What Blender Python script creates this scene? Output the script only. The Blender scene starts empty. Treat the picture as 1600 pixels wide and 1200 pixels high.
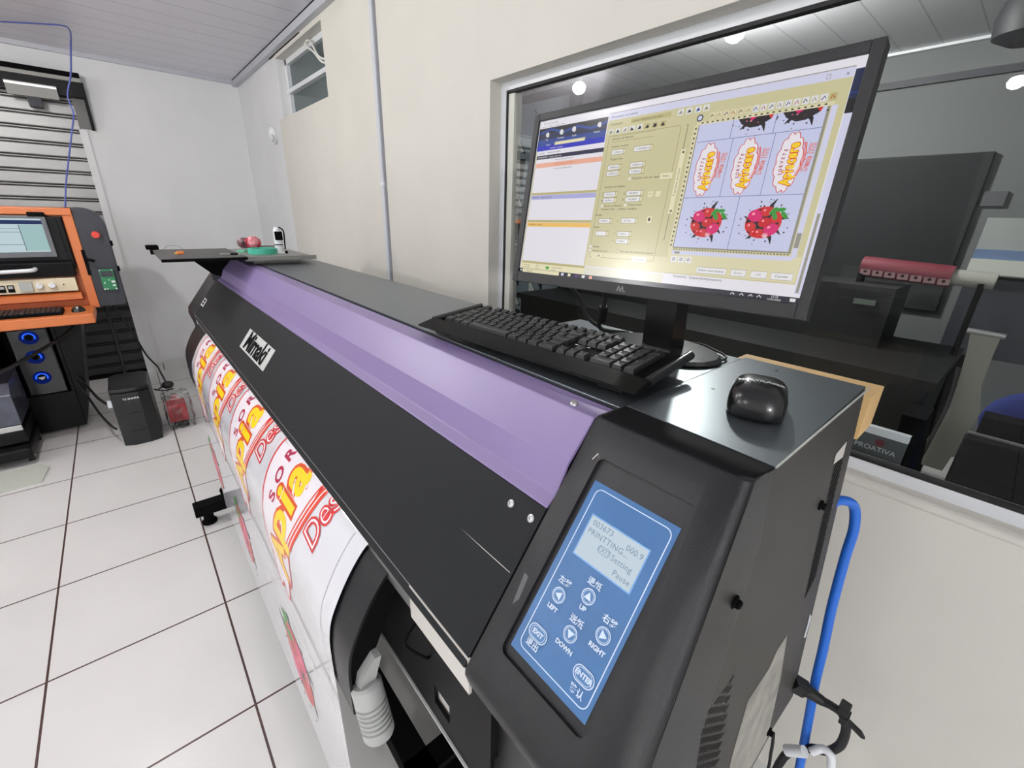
import bpy, bmesh, math, random
from mathutils import Vector, Matrix
from math import sin, cos, pi, radians as R

random.seed(7)
SC = bpy.context.scene
COL = SC.collection

# ------------------------------------------------------------------ camera
# focal length 684 px of 1600; pitch 20.97 down, roll -1.81, heading 41.23 right of +X
def cam_matrix(p, r, y):
    fwd = Vector((cos(y)*cos(p), sin(y)*cos(p), -sin(p)))
    right = Vector((sin(y), -cos(y), 0))
    down = fwd.cross(right)
    r0 = cos(r)*right + sin(r)*down
    d0 = -sin(r)*right + cos(r)*down
    m = Matrix((r0, -d0, -fwd)).transposed()
    return m.to_4x4()
cd = bpy.data.cameras.new('camera')
cd.sensor_fit = 'HORIZONTAL'; cd.sensor_width = 36.0; cd.lens = 684.0/1600*36
cd.clip_start = 0.02; cd.clip_end = 60
cam = bpy.data.objects.new('camera', cd); COL.objects.link(cam)
cam.matrix_world = Matrix.Translation((0, 0, 1.458)) @ cam_matrix(R(20.97), R(-1.81), R(-41.23))
SC.camera = cam

# ------------------------------------------------------------------ world + exposure
W = bpy.data.worlds.new('world'); SC.world = W; W.use_nodes = True
W.node_tree.nodes['Background'].inputs[0].default_value = (0.85, 0.9, 1, 1)
W.node_tree.nodes['Background'].inputs[1].default_value = 2.8
SC.view_settings.view_transform = 'Standard'
SC.view_settings.look = 'None'
SC.view_settings.gamma = 1.0
SC.view_settings.use_curve_mapping = False
SC.view_settings.exposure = -0.14
BULB = 360.0        # strength of the bare LED bulbs
PANEL = 11.0        # strength of the ceiling light panels
BEYOND = 1500.0       # bulbs of the room behind the glass

# ------------------------------------------------------------------ materials
def srgb(c):
    return tuple((x/12.92 if x <= 0.04045 else ((x+0.055)/1.055)**2.4) for x in c)
def hexc(r, g, b): return srgb((r/255, g/255, b/255))
MATS = {}
def mat(name, col, rough=0.5, metal=0.0, spec=0.5, coat=0.0, emit=0.0, noise=0.0, nscale=8.0, bump=0.0, bscale=200.0, alpha=1.0, coat_rough=0.05):
    if name in MATS: return MATS[name]
    m = bpy.data.materials.new(name); m.use_nodes = True
    nt = m.node_tree; b = nt.nodes['Principled BSDF']
    c = (col[0], col[1], col[2], 1)
    b.inputs['Base Color'].default_value = c
    b.inputs['Roughness'].default_value = rough
    b.inputs['Metallic'].default_value = metal
    b.inputs['Specular IOR Level'].default_value = spec
    b.inputs['Coat Weight'].default_value = coat
    b.inputs['Coat Roughness'].default_value = coat_rough
    b.inputs['Alpha'].default_value = alpha
    if emit:
        b.inputs['Emission Color'].default_value = c
        b.inputs['Emission Strength'].default_value = emit
    tc = None
    if noise or bump:
        tc = nt.nodes.new('ShaderNodeTexCoord')
    if noise:
        n = nt.nodes.new('ShaderNodeTexNoise'); n.inputs['Scale'].default_value = nscale; n.inputs['Detail'].default_value = 5
        nt.links.new(tc.outputs['Object'], n.inputs['Vector'])
        mr = nt.nodes.new('ShaderNodeMapRange')
        mr.inputs[1].default_value = 0.3; mr.inputs[2].default_value = 0.7
        mr.inputs[3].default_value = 1-noise; mr.inputs[4].default_value = 1+noise
        nt.links.new(n.outputs['Fac'], mr.inputs[0])
        mx = nt.nodes.new('ShaderNodeMix'); mx.data_type = 'RGBA'; mx.blend_type = 'MULTIPLY'; mx.inputs[0].default_value = 1
        mx.inputs[6].default_value = c
        nt.links.new(mr.outputs[0], mx.inputs[7]); nt.links.new(mx.outputs[2], b.inputs['Base Color'])
    if bump:
        n2 = nt.nodes.new('ShaderNodeTexNoise'); n2.inputs['Scale'].default_value = bscale; n2.inputs['Detail'].default_value = 3
        nt.links.new(tc.outputs['Object'], n2.inputs['Vector'])
        bp = nt.nodes.new('ShaderNodeBump'); bp.inputs['Strength'].default_value = bump; bp.inputs['Distance'].default_value = 0.002
        nt.links.new(n2.outputs['Fac'], bp.inputs['Height']); nt.links.new(bp.outputs['Normal'], b.inputs['Normal'])
    MATS[name] = m
    return m
def emis(name, col, s=1.0):
    if name in MATS: return MATS[name]
    m = bpy.data.materials.new(name); m.use_nodes = True
    nt = m.node_tree; nt.nodes.remove(nt.nodes['Principled BSDF'])
    e = nt.nodes.new('ShaderNodeEmission'); e.inputs[0].default_value = (*col, 1); e.inputs[1].default_value = s
    nt.links.new(e.outputs[0], nt.nodes['Material Output'].inputs[0])
    MATS[name] = m
    return m
def glass_mat(name, tint=(1, 1, 1), ior=1.5, gain=1.0):
    """thin pane: clear transmission with a Fresnel mirror on top"""
    m = bpy.data.materials.new(name); m.use_nodes = True
    nt = m.node_tree; nt.nodes.remove(nt.nodes['Principled BSDF'])
    t = nt.nodes.new('ShaderNodeBsdfTransparent'); t.inputs[0].default_value = (*tint, 1)
    g = nt.nodes.new('ShaderNodeBsdfGlossy'); g.inputs['Roughness'].default_value = 0.004
    f = nt.nodes.new('ShaderNodeFresnel'); f.inputs[0].default_value = ior
    mu = nt.nodes.new('ShaderNodeMath'); mu.operation = 'MULTIPLY'; mu.inputs[1].default_value = gain; mu.use_clamp = True
    mx = nt.nodes.new('ShaderNodeMixShader')
    nt.links.new(f.outputs[0], mu.inputs[0]); nt.links.new(mu.outputs[0], mx.inputs[0])
    nt.links.new(t.outputs[0], mx.inputs[1]); nt.links.new(g.outputs[0], mx.inputs[2])
    nt.links.new(mx.outputs[0], nt.nodes['Material Output'].inputs[0])
    MATS[name] = m
    return m

M_white = mat('white_wall_paint', hexc(226, 227, 228), 0.75, noise=0.03, nscale=2.5, bump=0.15, bscale=60)
M_cream = mat('cream_wall_paint', hexc(216, 213, 204), 0.7, noise=0.03, nscale=3, bump=0.3, bscale=35)
M_alu = mat('white_aluminium', hexc(225, 228, 232), 0.35)
M_black = mat('black_plastic', hexc(15, 16, 18), 0.5, spec=0.2)
M_blackmatte = mat('black_matte', hexc(7, 7, 8), 0.8, spec=0.1)
M_gloss = mat('black_gloss', hexc(9, 9, 10), 0.28, coat=0.25)
M_rubber = mat('black_rubber', hexc(14, 14, 15), 0.6)
M_sheet = mat('dark_powder_coated_steel', hexc(32, 34, 36), 0.5, spec=0.16, bump=0.25, bscale=900)
M_cap = mat('dark_textured_housing', hexc(25, 25, 28), 0.30, spec=0.42, bump=0.3, bscale=1200)
M_top = mat('dark_blue_grey_sheet', hexc(112, 119, 124), 0.34, metal=0.8, spec=0.7, bump=0.10, bscale=900)
M_side = mat('grey_powder_coated_steel', hexc(60, 58, 55), 0.5, spec=0.3, bump=0.25, bscale=900)
M_purple = mat('lilac_lid', hexc(133, 117, 161), 0.38, noise=0.025, nscale=6)
M_silver = mat('bare_steel', hexc(190, 190, 190), 0.35, metal=0.9)
M_bright = mat('pale_grey_plate', hexc(208, 204, 198), 0.4)
M_greyplastic = mat('grey_plastic', hexc(176, 178, 174), 0.5)
M_orange = mat('orange_powder_coat', hexc(206, 114, 60), 0.4, noise=0.03)
M_char = mat('charcoal_panel', hexc(46, 48, 56), 0.5, bump=0.3, bscale=700)
M_shut = mat('galvanised_slats', hexc(165, 165, 164), 0.4, metal=0.35, noise=0.08, nscale=3)
M_wood = mat('varnished_wood', hexc(228, 190, 132), 0.45, noise=0.14, nscale=5)
M_blue = mat('blue_cable_jacket', hexc(30, 104, 205), 0.4)
M_darkroom = mat('dark_panel', hexc(30, 34, 36), 0.7)

# ------------------------------------------------------------------ mesh builder
class MB:
    def __init__(s): s.bm = bmesh.new(); s.mi = 0; s.mats = []
    def m(s, material):
        if material not in s.mats: s.mats.append(material)
        s.mi = s.mats.index(material); return s
    def _face(s, vs):
        try:
            f = s.bm.faces.new(vs); f.material_index = s.mi; return f
        except ValueError: return None
    def poly(s, pts): s._face([s.bm.verts.new(p) for p in pts]); return s
    def box(s, a, b, bev=0.0, seg=2):
        x0, x1 = sorted((a[0], b[0])); y0, y1 = sorted((a[1], b[1])); z0, z1 = sorted((a[2], b[2]))
        v = [s.bm.verts.new(p) for p in ((x0,y0,z0),(x1,y0,z0),(x1,y1,z0),(x0,y1,z0),(x0,y0,z1),(x1,y0,z1),(x1,y1,z1),(x0,y1,z1))]
        fs = [s._face([v[i] for i in q]) for q in ((0,3,2,1),(4,5,6,7),(0,1,5,4),(1,2,6,5),(2,3,7,6),(3,0,4,7))]
        if bev:
            es = list({e for f in fs for e in f.edges})
            mi = s.mi
            r = bmesh.ops.bevel(s.bm, geom=es, offset=bev, segments=seg, affect='EDGES', profile=0.5)
            for f in r['faces']: f.material_index = mi
        return s
    def prism(s, pts, axis, a, b, bev=0.0, seg=2):
        """closed 2D outline extruded along axis from a to b; pts are the two other coordinates in x,y,z order"""
        def P(p, t):
            return {'x': (t, p[0], p[1]), 'y': (p[0], t, p[1]), 'z': (p[0], p[1], t)}[axis]
        A = [s.bm.verts.new(P(p, a)) for p in pts]; B = [s.bm.verts.new(P(p, b)) for p in pts]
        n = len(pts); fs = [s._face(A[::-1]), s._face(B)]
        for i in range(n): fs.append(s._face([A[i], A[(i+1) % n], B[(i+1) % n], B[i]]))
        fs = [f for f in fs if f]
        bmesh.ops.recalc_face_normals(s.bm, faces=fs)
        if bev:
            es = list({e for f in fs for e in f.edges}); mi = s.mi
            r = bmesh.ops.bevel(s.bm, geom=es, offset=bev, segments=seg, affect='EDGES', profile=0.5)
            for f in r['faces']: f.material_index = mi
        return s
    def cyl(s, p0, p1, r0, r1=None, seg=20, caps=True):
        r1 = r0 if r1 is None else r1
        p0 = Vector(p0); p1 = Vector(p1); d = (p1-p0).normalized()
        u = d.orthogonal().normalized(); w = d.cross(u)
        A = [s.bm.verts.new(p0+(u*cos(2*pi*i/seg)+w*sin(2*pi*i/seg))*r0) for i in range(seg)]
        B = [s.bm.verts.new(p1+(u*cos(2*pi*i/seg)+w*sin(2*pi*i/seg))*r1) for i in range(seg)]
        for i in range(seg): s._face([A[i], A[(i+1) % seg], B[(i+1) % seg], B[i]])
        if caps: s._face(A[::-1]); s._face(B)
        return s
    def lathe(s, prof, c, axis=(0, 0, 1), seg=28):
        """prof: (radius, height) pairs about an axis through c"""
        d = Vector(axis).normalized(); u = d.orthogonal().normalized(); w = d.cross(u); c = Vector(c)
        rings = []
        for r, h in prof:
            if r < 1e-6: rings.append([s.bm.verts.new(c+d*h)])
            else: rings.append([s.bm.verts.new(c+d*h+(u*cos(2*pi*i/seg)+w*sin(2*pi*i/seg))*r) for i in range(seg)])
        for A, B in zip(rings, rings[1:]):
            for i in range(seg):
                j = (i+1) % seg
                if len(A) == 1 and len(B) == 1: continue
                if len(A) == 1: s._face([A[0], B[j], B[i]])
                elif len(B) == 1: s._face([A[i], A[j], B[0]])
                else: s._face([A[i], A[j], B[j], B[i]])
        return s
    def tube(s, pts, r, seg=10, smooth=6):
        P = [Vector(p) for p in pts]
        if smooth and len(P) > 2: P = catmull(P, smooth)
        rings = []; prev = None
        for i, p in enumerate(P):
            t = (P[min(i+1, len(P)-1)]-P[max(i-1, 0)]).normalized()
            if prev is None: u = t.orthogonal().normalized()
            else:
                u = prev-t*prev.dot(t); u = u.normalized() if u.length > 1e-6 else t.orthogonal().normalized()
            prev = u; w = t.cross(u)
            rings.append([s.bm.verts.new(p+(u*cos(2*pi*k/seg)+w*sin(2*pi*k/seg))*r) for k in range(seg)])
        for A, B in zip(rings, rings[1:]):
            for k in range(seg): s._face([A[k], A[(k+1) % seg], B[(k+1) % seg], B[k]])
        s._face(rings[0][::-1]); s._face(rings[-1])
        return s
    def ball(s, c, r, sub=2, sc=(1, 1, 1)):
        g = bmesh.ops.create_icosphere(s.bm, subdivisions=sub, radius=r)
        for v in g['verts']: v.co = Vector((v.co.x*sc[0], v.co.y*sc[1], v.co.z*sc[2]))+Vector(c)
        for f in {f for v in g['verts'] for f in v.link_faces}: f.material_index = s.mi
        return s
    def text(s, body, mapf, size=1.0, offset=0.0, align='CENTER', sx=1.0, space=1.0, cut=None):
        """flat lettering mapped by mapf(x, y) -> 3D point"""
        vs, fs = text_mesh(body, size, offset, align, space)
        if cut:
            t = bmesh.new(); vv = [t.verts.new((x*sx, y, 0)) for x, y in vs]
            for f in fs:
                try: t.faces.new([vv[i] for i in f])
                except ValueError: pass
            for c in cut:
                bmesh.ops.bisect_plane(t, geom=t.verts[:]+t.edges[:]+t.faces[:], plane_co=(c, 0, 0), plane_no=(1, 0, 0))
            t.verts.index_update()
            vs = [(v.co.x, v.co.y) for v in t.verts]; fs = [[v.index for v in f.verts] for f in t.faces]; sx = 1.0; t.free()
        nv = [s.bm.verts.new(mapf(x*sx, y)) for x, y in vs]
        for f in fs: s._face([nv[i] for i in f])
        return s
    def build(s, name, material=None, parent=None, smooth=False, local=False, bevel=0.0, bseg=2, autosmooth=40):
        if material is not None:
            s.mats = [material]
            for f in s.bm.faces: f.material_index = 0
        if smooth:
            for f in s.bm.faces: f.smooth = True
        off = Vector((0, 0, 0))
        if parent is not None and not local: off = world_loc(parent)
        elif parent is None and not local:
            vs = s.bm.verts
            xs = [v.co.x for v in vs]; ys = [v.co.y for v in vs]; zs = [v.co.z for v in vs]
            off = Vector(((min(xs)+max(xs))/2, (min(ys)+max(ys))/2, min(zs)))
        for v in s.bm.verts: v.co -= off
        me = bpy.data.meshes.new(name); s.bm.to_mesh(me); s.bm.free()
        for mt in s.mats: me.materials.append(mt)
        o = bpy.data.objects.new(name, me); COL.objects.link(o)
        if parent is not None: o.parent = parent
        else: o.location = off
        if smooth and autosmooth:
            me.set_sharp_from_angle(angle=R(autosmooth))
        if bevel:
            b = o.modifiers.new('bevel', 'BEVEL'); b.width = bevel; b.segments = bseg; b.limit_method = 'ANGLE'; b.angle_limit = R(35)
        return o
def world_loc(o):
    l = Vector((0, 0, 0))
    while o is not None: l += o.location; o = o.parent
    return l
def catmull(P, n):
    out = []
    for i in range(len(P)-1):
        p0 = P[max(i-1, 0)]; p1 = P[i]; p2 = P[i+1]; p3 = P[min(i+2, len(P)-1)]
        for k in range(n):
            t = k/n
            out.append(0.5*((2*p1)+(p2-p0)*t+(2*p0-5*p1+4*p2-p3)*t*t+(3*p1-p0-3*p2+p3)*t**3))
    out.append(P[-1]); return out
_TX = {}
def text_mesh(body, size, offset=0.0, align='CENTER', space=1.0):
    key = (body, size, offset, align, space)
    if key in _TX: return _TX[key]
    cu = bpy.data.curves.new('lettering', 'FONT'); cu.body = body; cu.size = size; cu.offset = offset
    cu.align_x = align; cu.align_y = 'CENTER'; cu.space_character = space; cu.resolution_u = 3
    o = bpy.data.objects.new('lettering', cu); COL.objects.link(o)
    dg = bpy.context.evaluated_depsgraph_get(); dg.update()
    me = o.evaluated_get(dg).to_mesh()
    vs = [(v.co.x, v.co.y) for v in me.vertices]; fs = [list(p.vertices) for p in me.polygons]
    o.evaluated_get(dg).to_mesh_clear()
    bpy.data.objects.remove(o); bpy.data.curves.remove(cu)
    _TX[key] = (vs, fs); return vs, fs
def thing(name, label, cat, loc=(0, 0, 0), rot=(0, 0, 0), group=None):
    o = bpy.data.objects.new(name, None); COL.objects.link(o)
    o.empty_display_size = 0.1; o.location = loc; o.rotation_euler = rot
    return tag(o, label, cat, group)
def tag(o, label, cat, group=None):
    o['label'] = label; o['category'] = cat
    if group: o['group'] = group
    return o
def struct(o): o['kind'] = 'structure'; return o
def lab(o, text): o['label'] = text; return o
def copy_thing(o, loc, label):
    c = o.copy(); COL.objects.link(c); c.location = loc; c['label'] = label
    for ch in o.children:
        d = ch.copy(); COL.objects.link(d); d.parent = c
    return c

# ================================================================== SETTING
XF, YW, ZC = 5.10, -1.10, 2.50       # far wall, window wall, ceiling
# floor: square glossy tiles, 0.5 m, dark grout
def tile_mat():
    m = bpy.data.materials.new('white_floor_tiles'); m.use_nodes = True
    nt = m.node_tree; b = nt.nodes['Principled BSDF']
    tc = nt.nodes.new('ShaderNodeTexCoord'); mp = nt.nodes.new('ShaderNodeMapping')
    mp.inputs['Location'].default_value = (-0.200, 0.022, 0)
    br = nt.nodes.new('ShaderNodeTexBrick'); br.offset = 0; br.squash = 1
    br.inputs['Scale'].default_value = 1.0; br.inputs['Brick Width'].default_value = 0.5; br.inputs['Row Height'].default_value = 0.5
    br.inputs['Mortar Size'].default_value = 0.0035; br.inputs['Mortar Smooth'].default_value = 0.1; br.inputs['Bias'].default_value = 0
    br.inputs['Color1'].default_value = (*hexc(224, 223, 220), 1); br.inputs['Color2'].default_value = (*hexc(222, 221, 219), 1)
    br.inputs['Mortar'].default_value = (*hexc(70, 48, 44), 1)
    nt.links.new(tc.outputs['Object'], mp.inputs[0]); nt.links.new(mp.outputs[0], br.inputs[0])
    n = nt.nodes.new('ShaderNodeTexNoise'); n.inputs['Scale'].default_value = 2.2; n.inputs['Detail'].default_value = 6
    nt.links.new(tc.outputs['Object'], n.inputs[0])
    mr = nt.nodes.new('ShaderNodeMapRange'); mr.inputs[1].default_value = 0.3; mr.inputs[2].default_value = 0.7; mr.inputs[3].default_value = 0.95; mr.inputs[4].default_value = 1.03
    nt.links.new(n.outputs[0], mr.inputs[0])
    mx = nt.nodes.new('ShaderNodeMix'); mx.data_type = 'RGBA'; mx.blend_type = 'MULTIPLY'; mx.inputs[0].default_value = 1
    nt.links.new(br.outputs['Color'], mx.inputs[6]); nt.links.new(mr.outputs[0], mx.inputs[7])
    nt.links.new(mx.outputs[2], b.inputs['Base Color'])
    b.inputs['Roughness'].default_value = 0.3; b.inputs['Specular IOR Level'].default_value = 0.4
    return m
M_tile = tile_mat()
def at_origin(o):
    """keep object coordinates equal to world coordinates for the tile grid"""
    off = o.location.copy()
    for v in o.data.vertices: v.co += off
    o.location = (0, 0, 0); return o
struct(at_origin(MB().box((-2.6, -4.2, -0.1), (5.3, 4.0, 0)).build('floor', M_tile)))

def plank_mat(name, col, axis, pitch, rough=0.35):
    m = bpy.data.materials.new(name); m.use_nodes = True
    nt = m.node_tree; b = nt.nodes['Principled BSDF']
    tc = nt.nodes.new('ShaderNodeTexCoord'); sp = nt.nodes.new('ShaderNodeSeparateXYZ')
    nt.links.new(tc.outputs['Object'], sp.inputs[0])
    mo = nt.nodes.new('ShaderNodeMath'); mo.operation = 'PINGPONG'; mo.inputs[1].default_value = pitch/2
    nt.links.new(sp.outputs[axis], mo.inputs[0])
    cr = nt.nodes.new('ShaderNodeMapRange'); cr.inputs[1].default_value = 0.0; cr.inputs[2].default_value = 0.006; cr.inputs[3].default_value = 0.55; cr.inputs[4].default_value = 1.0
    nt.links.new(mo.outputs[0], cr.inputs[0])
    mx = nt.nodes.new('ShaderNodeMix'); mx.data_type = 'RGBA'; mx.blend_type = 'MULTIPLY'; mx.inputs[0].default_value = 1
    mx.inputs[6].default_value = (*col, 1); nt.links.new(cr.outputs[0], mx.inputs[7]); nt.links.new(mx.outputs[2], b.inputs['Base Color'])
    b.inputs['Roughness'].default_value = rough
    return m
M_ceil = plank_mat('pvc_ceiling_planks', hexc(222, 221, 230), 0, 0.20)
M_ceil2 = plank_mat('pvc_ceiling_planks_next_room', hexc(205, 205, 210), 0, 0.20)
struct(MB().box((-2.6, -1.22, ZC), (5.3, 4.0, ZC+0.08)).build('ceiling', M_ceil))

# far wall with the shutter opening
SH0, SH1, SHZ = 0.03, 2.45, 2.25
w = MB().m(M_white)
w.box((XF, -1.22, 0), (XF+0.15, SH0, ZC)); w.box((XF, SH1, 0), (XF+0.15, 4.0, ZC)); w.box((XF, SH0, SHZ), (XF+0.15, SH1, ZC))
struct(w.build('wall_far'))
struct(MB().box((-2.6, 3.9, 0), (XF, 4.0, ZC)).build('wall_left', M_white))
w = MB().m(M_white)
w.box((-2.6, -1.22, 0), (-2.5, 0.20, ZC)); w.box((-2.6, 0.95, 0), (-2.5, 3.9, ZC)); w.box((-2.6, 0.20, 2.1), (-2.5, 0.95, ZC))      # unseen opening added to let daylight onto the printer end
struct(w.build('wall_back'))
b = MB().m(M_tile).box((XF-0.012, YW, 0), (XF, SH0-0.05, 0.075)).m(M_white).box((XF-0.014, YW, 0.075), (XF, SH0-0.05, 0.08))
struct(b.build('baseboard_far'))

# window wall: big window x -1.6..1.42, z .95..1.895 ; small vent window x 2.94..3.85, z 2.07..2.43
WX0, WX1, WZ0, WZ1 = -1.6, 1.42, 0.95, 1.895
VX0, VX1, VZ0, VZ1 = 2.94, 3.86, 2.07, 2.43
YB = YW-0.12
w = MB().m(M_cream)
def wb(x0, x1, z0, z1, m=M_cream, y=YW): w.m(m).box((x0, YB, z0), (x1, y, z1))
wb(-2.5, WX0, 0, ZC); wb(WX0, WX1, 0, WZ0); wb(WX0, WX1, WZ1, ZC)
wb(WX1, VX0, 0, ZC); wb(VX0, VX1, 0, VZ0); wb(VX0, VX1, VZ1, ZC)
wb(VX1, 3.95, 0, VZ0); wb(VX1, 3.95, VZ0, ZC, M_white, YW-0.006); wb(3.95, XF, 0, ZC, M_white, YW-0.006)
struct(w.build('wall_right'))

# big window: frame, gasket, pane, rounded sill edge
win = MB().m(M_alu)
Y0, Y1 = -1.19, -1.15
win.box((WX0, Y0, WZ1-0.026), (WX1, Y1, WZ1)).box((WX0, Y0, WZ0), (WX1, Y1, 0.976)).box((WX1-0.028, Y0, 0.976), (WX1, Y1, WZ1-0.026)).box((WX0, Y0, 0.976), (WX0+0.03, Y1, WZ1-0.026))
win = struct(win.build('window_1'))
g = MB().m(M_rubber)
g.box((WX0+.03, -1.172, 1.861), (WX1-.028, -1.152, 1.869)).box((WX0+.03, -1.172, 0.976), (WX1-.028, -1.152, 0.983)).box((WX1-.037, -1.172, .983), (WX1-.028, -1.152, 1.861))
g.build('gasket', parent=win)
MB().box((1.352, -1.19, 0.983), (1.383, -1.155, 1.858)).build('inner_stile', mat('pale_stile', hexc(205, 206, 196), 0.45), win)
M_glass = glass_mat('window_glass', (0.80, 0.83, 0.82), 1.5, 0.4)
MB().poly([(WX0+.03, -1.165, 0.98), (WX1-.03, -1.165, 0.98), (WX1-.03, -1.165, 1.865), (WX0+.03, -1.165, 1.865)]).build('glass_pane', M_glass, win)
sill = MB().cyl((WX0, YW-0.004, WZ0-0.006), (WX1-0.9, YW-0.004, WZ0-0.006), 0.0085, seg=14)
sill.build('sill_edge', M_cream, win, smooth=True)

# small vent window with ribbed panes
v = MB().m(M_alu)
v.box((VX0, YB+.02, VZ1-.03), (VX1, YB+.06, VZ1)).box((VX0, YB+.02, VZ0), (VX1, YB+.06, VZ0+.012)).box((VX1-.03, YB+.02, VZ0), (VX1, YB+.06, VZ1)).box((VX0, YB+.02, VZ0), (VX0+.03, YB+.06, VZ1)).box((VX0, YB+.015, 2.225), (VX1, YB+.07, 2.25))
v = struct(v.build('window_2'))
def ribbed():
    m = mat('ribbed_glass', hexc(92, 104, 104), 0.16, spec=0.8)
    nt = m.node_tree; b = nt.nodes['Principled BSDF']
    tc = nt.nodes.new('ShaderNodeTexCoord'); wv = nt.nodes.new('ShaderNodeTexWave'); wv.inputs['Scale'].default_value = 28; wv.bands_direction = 'X'
    nt.links.new(tc.outputs['Object'], wv.inputs[0]); bp = nt.nodes.new('ShaderNodeBump'); bp.inputs['Strength'].default_value = 0.6; bp.inputs['Distance'].default_value = 0.004
    nt.links.new(wv.outputs['Fac'], bp.inputs['Height']); nt.links.new(bp.outputs[0], b.inputs['Normal']); return m
M_rib = ribbed()
MB().box((VX0+.03, YB+.03, VZ0+.012), (VX1-.03, YB+.036, 2.225)).build('glass_pane', M_rib, v)
MB().box((VX0+.03, YB+.03, 2.25), (VX1-.03, YB+.036, VZ1-.03)).build('glass_pane', M_rib, v)

# ceiling edge channels
M_trim = mat('grey_pvc_channel', hexc(188, 190, 198), 0.4)
t = MB().m(M_trim).box((1.2, YW-0.002, ZC-0.045), (XF, YW+0.035, ZC)); t.m(M_blackmatte).box((2.0, YW+0.035, ZC-0.004), (XF, YW+0.038, ZC))
t.m(M_blackmatte).box((3.3, YW-0.001, ZC-0.049), (4.0, YW+0.004, ZC-0.045))
struct(t.build('trim_1'))
t = MB().m(M_trim).box((XF-0.03, YW, ZC-0.03), (XF, 3.9, ZC))
struct(t.build('trim_2'))

# rolling shutter (door): slat curtain, rail, roller bar, bracket
door = struct(thing('door_1', 'ribbed grey steel rolling shutter closed in the far wall', 'door', (XF+0.05, (SH0+SH1)/2, 0)))
del door['label'], door['category']
prof = []
p = 0.098; z = 0.02; XS = XF+0.045
while z < SHZ+0.02:
    prof += [(XS, z), (XS-0.004, z+0.006), (XS-0.004, z+0.070), (XS, z+0.074), (XS+0.010, z+0.076), (XS+0.010, z+0.080), (XS-0.008, z+0.083), (XS-0.008, z+0.088), (XS+0.010, z+0.091), (XS+0.010, z+0.095)]
    z += p
c = MB()
for (xa, za), (xb, zb) in zip(prof, prof[1:]): c.poly([(xa, SH0, za), (xa, SH1, za), (xb, SH1, zb), (xb, SH0, zb)])
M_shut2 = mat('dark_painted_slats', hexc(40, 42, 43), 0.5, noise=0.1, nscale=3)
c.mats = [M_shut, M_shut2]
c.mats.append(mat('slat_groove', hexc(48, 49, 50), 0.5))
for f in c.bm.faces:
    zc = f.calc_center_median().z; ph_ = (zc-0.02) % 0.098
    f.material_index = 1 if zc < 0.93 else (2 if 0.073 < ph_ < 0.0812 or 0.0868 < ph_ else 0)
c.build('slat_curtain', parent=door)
MB().box((XF-0.012, SH0-0.035, 0), (XF+0.05, SH0+0.012, 1.98)).build('guide_rail', M_white, door)
MB().box((XF+0.02, SH0, 0), (XF+0.06, SH1, 0.035)).build('bottom_bar', M_blackmatte, door)
k = MB().m(M_blackmatte).box((XF-0.10, -0.045, 2.31), (XF+0.03, SH1, 2.345)).m(mat('dull_plate', hexc(150, 150, 146), 0.5)).box((XF-0.105, -0.045, 2.285), (XF-0.02, SH1, 2.31)).m(M_black).box((XF-0.08, -0.045, 2.19), (XF+0.03, SH1, 2.285))
k.build('roller_housing', parent=door)
k = MB().m(M_black).prism([(XF-0.08, 2.29), (XF-0.02, 2.29), (XF+0.0, 1.99), (XF-0.03, 1.98)], 'y', -0.055, -0.035)
k.m(mat('dull_bracket', hexc(112, 112, 110), 0.55)).box((XF-0.02, -0.035, 1.99), (XF+0.02, 0.035, 2.24))
k.build('end_bracket', parent=door)
k = MB().m(mat('dull_plate', hexc(150, 150, 146), 0.5)).box((XF-0.115, 0.10, 2.15), (XF-0.10, 0.36, 2.235)).m(M_silver).box((XF-0.118, 0.10, 2.215), (XF-0.115, 0.36, 2.228))
lab(k.build('cover_plate', parent=door), 'pale metal cover plate')
MB().box((XF-0.10, 0.20, 2.09), (XF-0.02, 0.27, 2.15)).build('latch_block', M_char, door)

# ================================================================== WIDE FORMAT PRINTER
PR = thing('wide_format_printer', 'long black wide-format printer with a lilac lid running along the window wall', 'printer', (1.4, -0.5, 0))
SO = Vector((0, -0.389, 1.236)); SD = Vector((0, 0.594, -0.8044)); SN = Vector((0, 0.8044, 0.594))
def slope(x, t, h=0.0): return SO+Vector((x, 0, 0))+SD*t+SN*h       # points on the sloping front
XA, XB = 0.290, 2.50                 # the span between the two end housings

# top sheet with a folded front lip
t = MB().prism([(-0.435, 1.238), (-0.69, 1.238), (-0.69, 1.20), (-0.686, 1.20), (-0.686, 1.234), (-0.439, 1.234), (-0.439, 1.221), (-0.435, 1.221)], 'x', XA-0.002, 2.62)
t.prism([(-0.69, 1.2375), (-0.785, 1.2375), (-0.785, 1.20), (-0.69, 1.20)], 'x', XA-0.002, 0.66)
lab(t.build('top_cover', M_top, PR, bevel=0.0012), 'dark grey top sheet')
# body shell behind and below
t = MB().m(mat('inner_black', hexc(5, 5, 6), 0.9, spec=0.05)).prism([(-0.26, 0.93), (-0.26, 0.70), (-0.42, 0.64), (-0.72, 0.64), (-0.72, 1.20), (-0.44, 1.20)], 'x', 0.13, 2.68)
t.build('body_shell', parent=PR)
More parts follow.
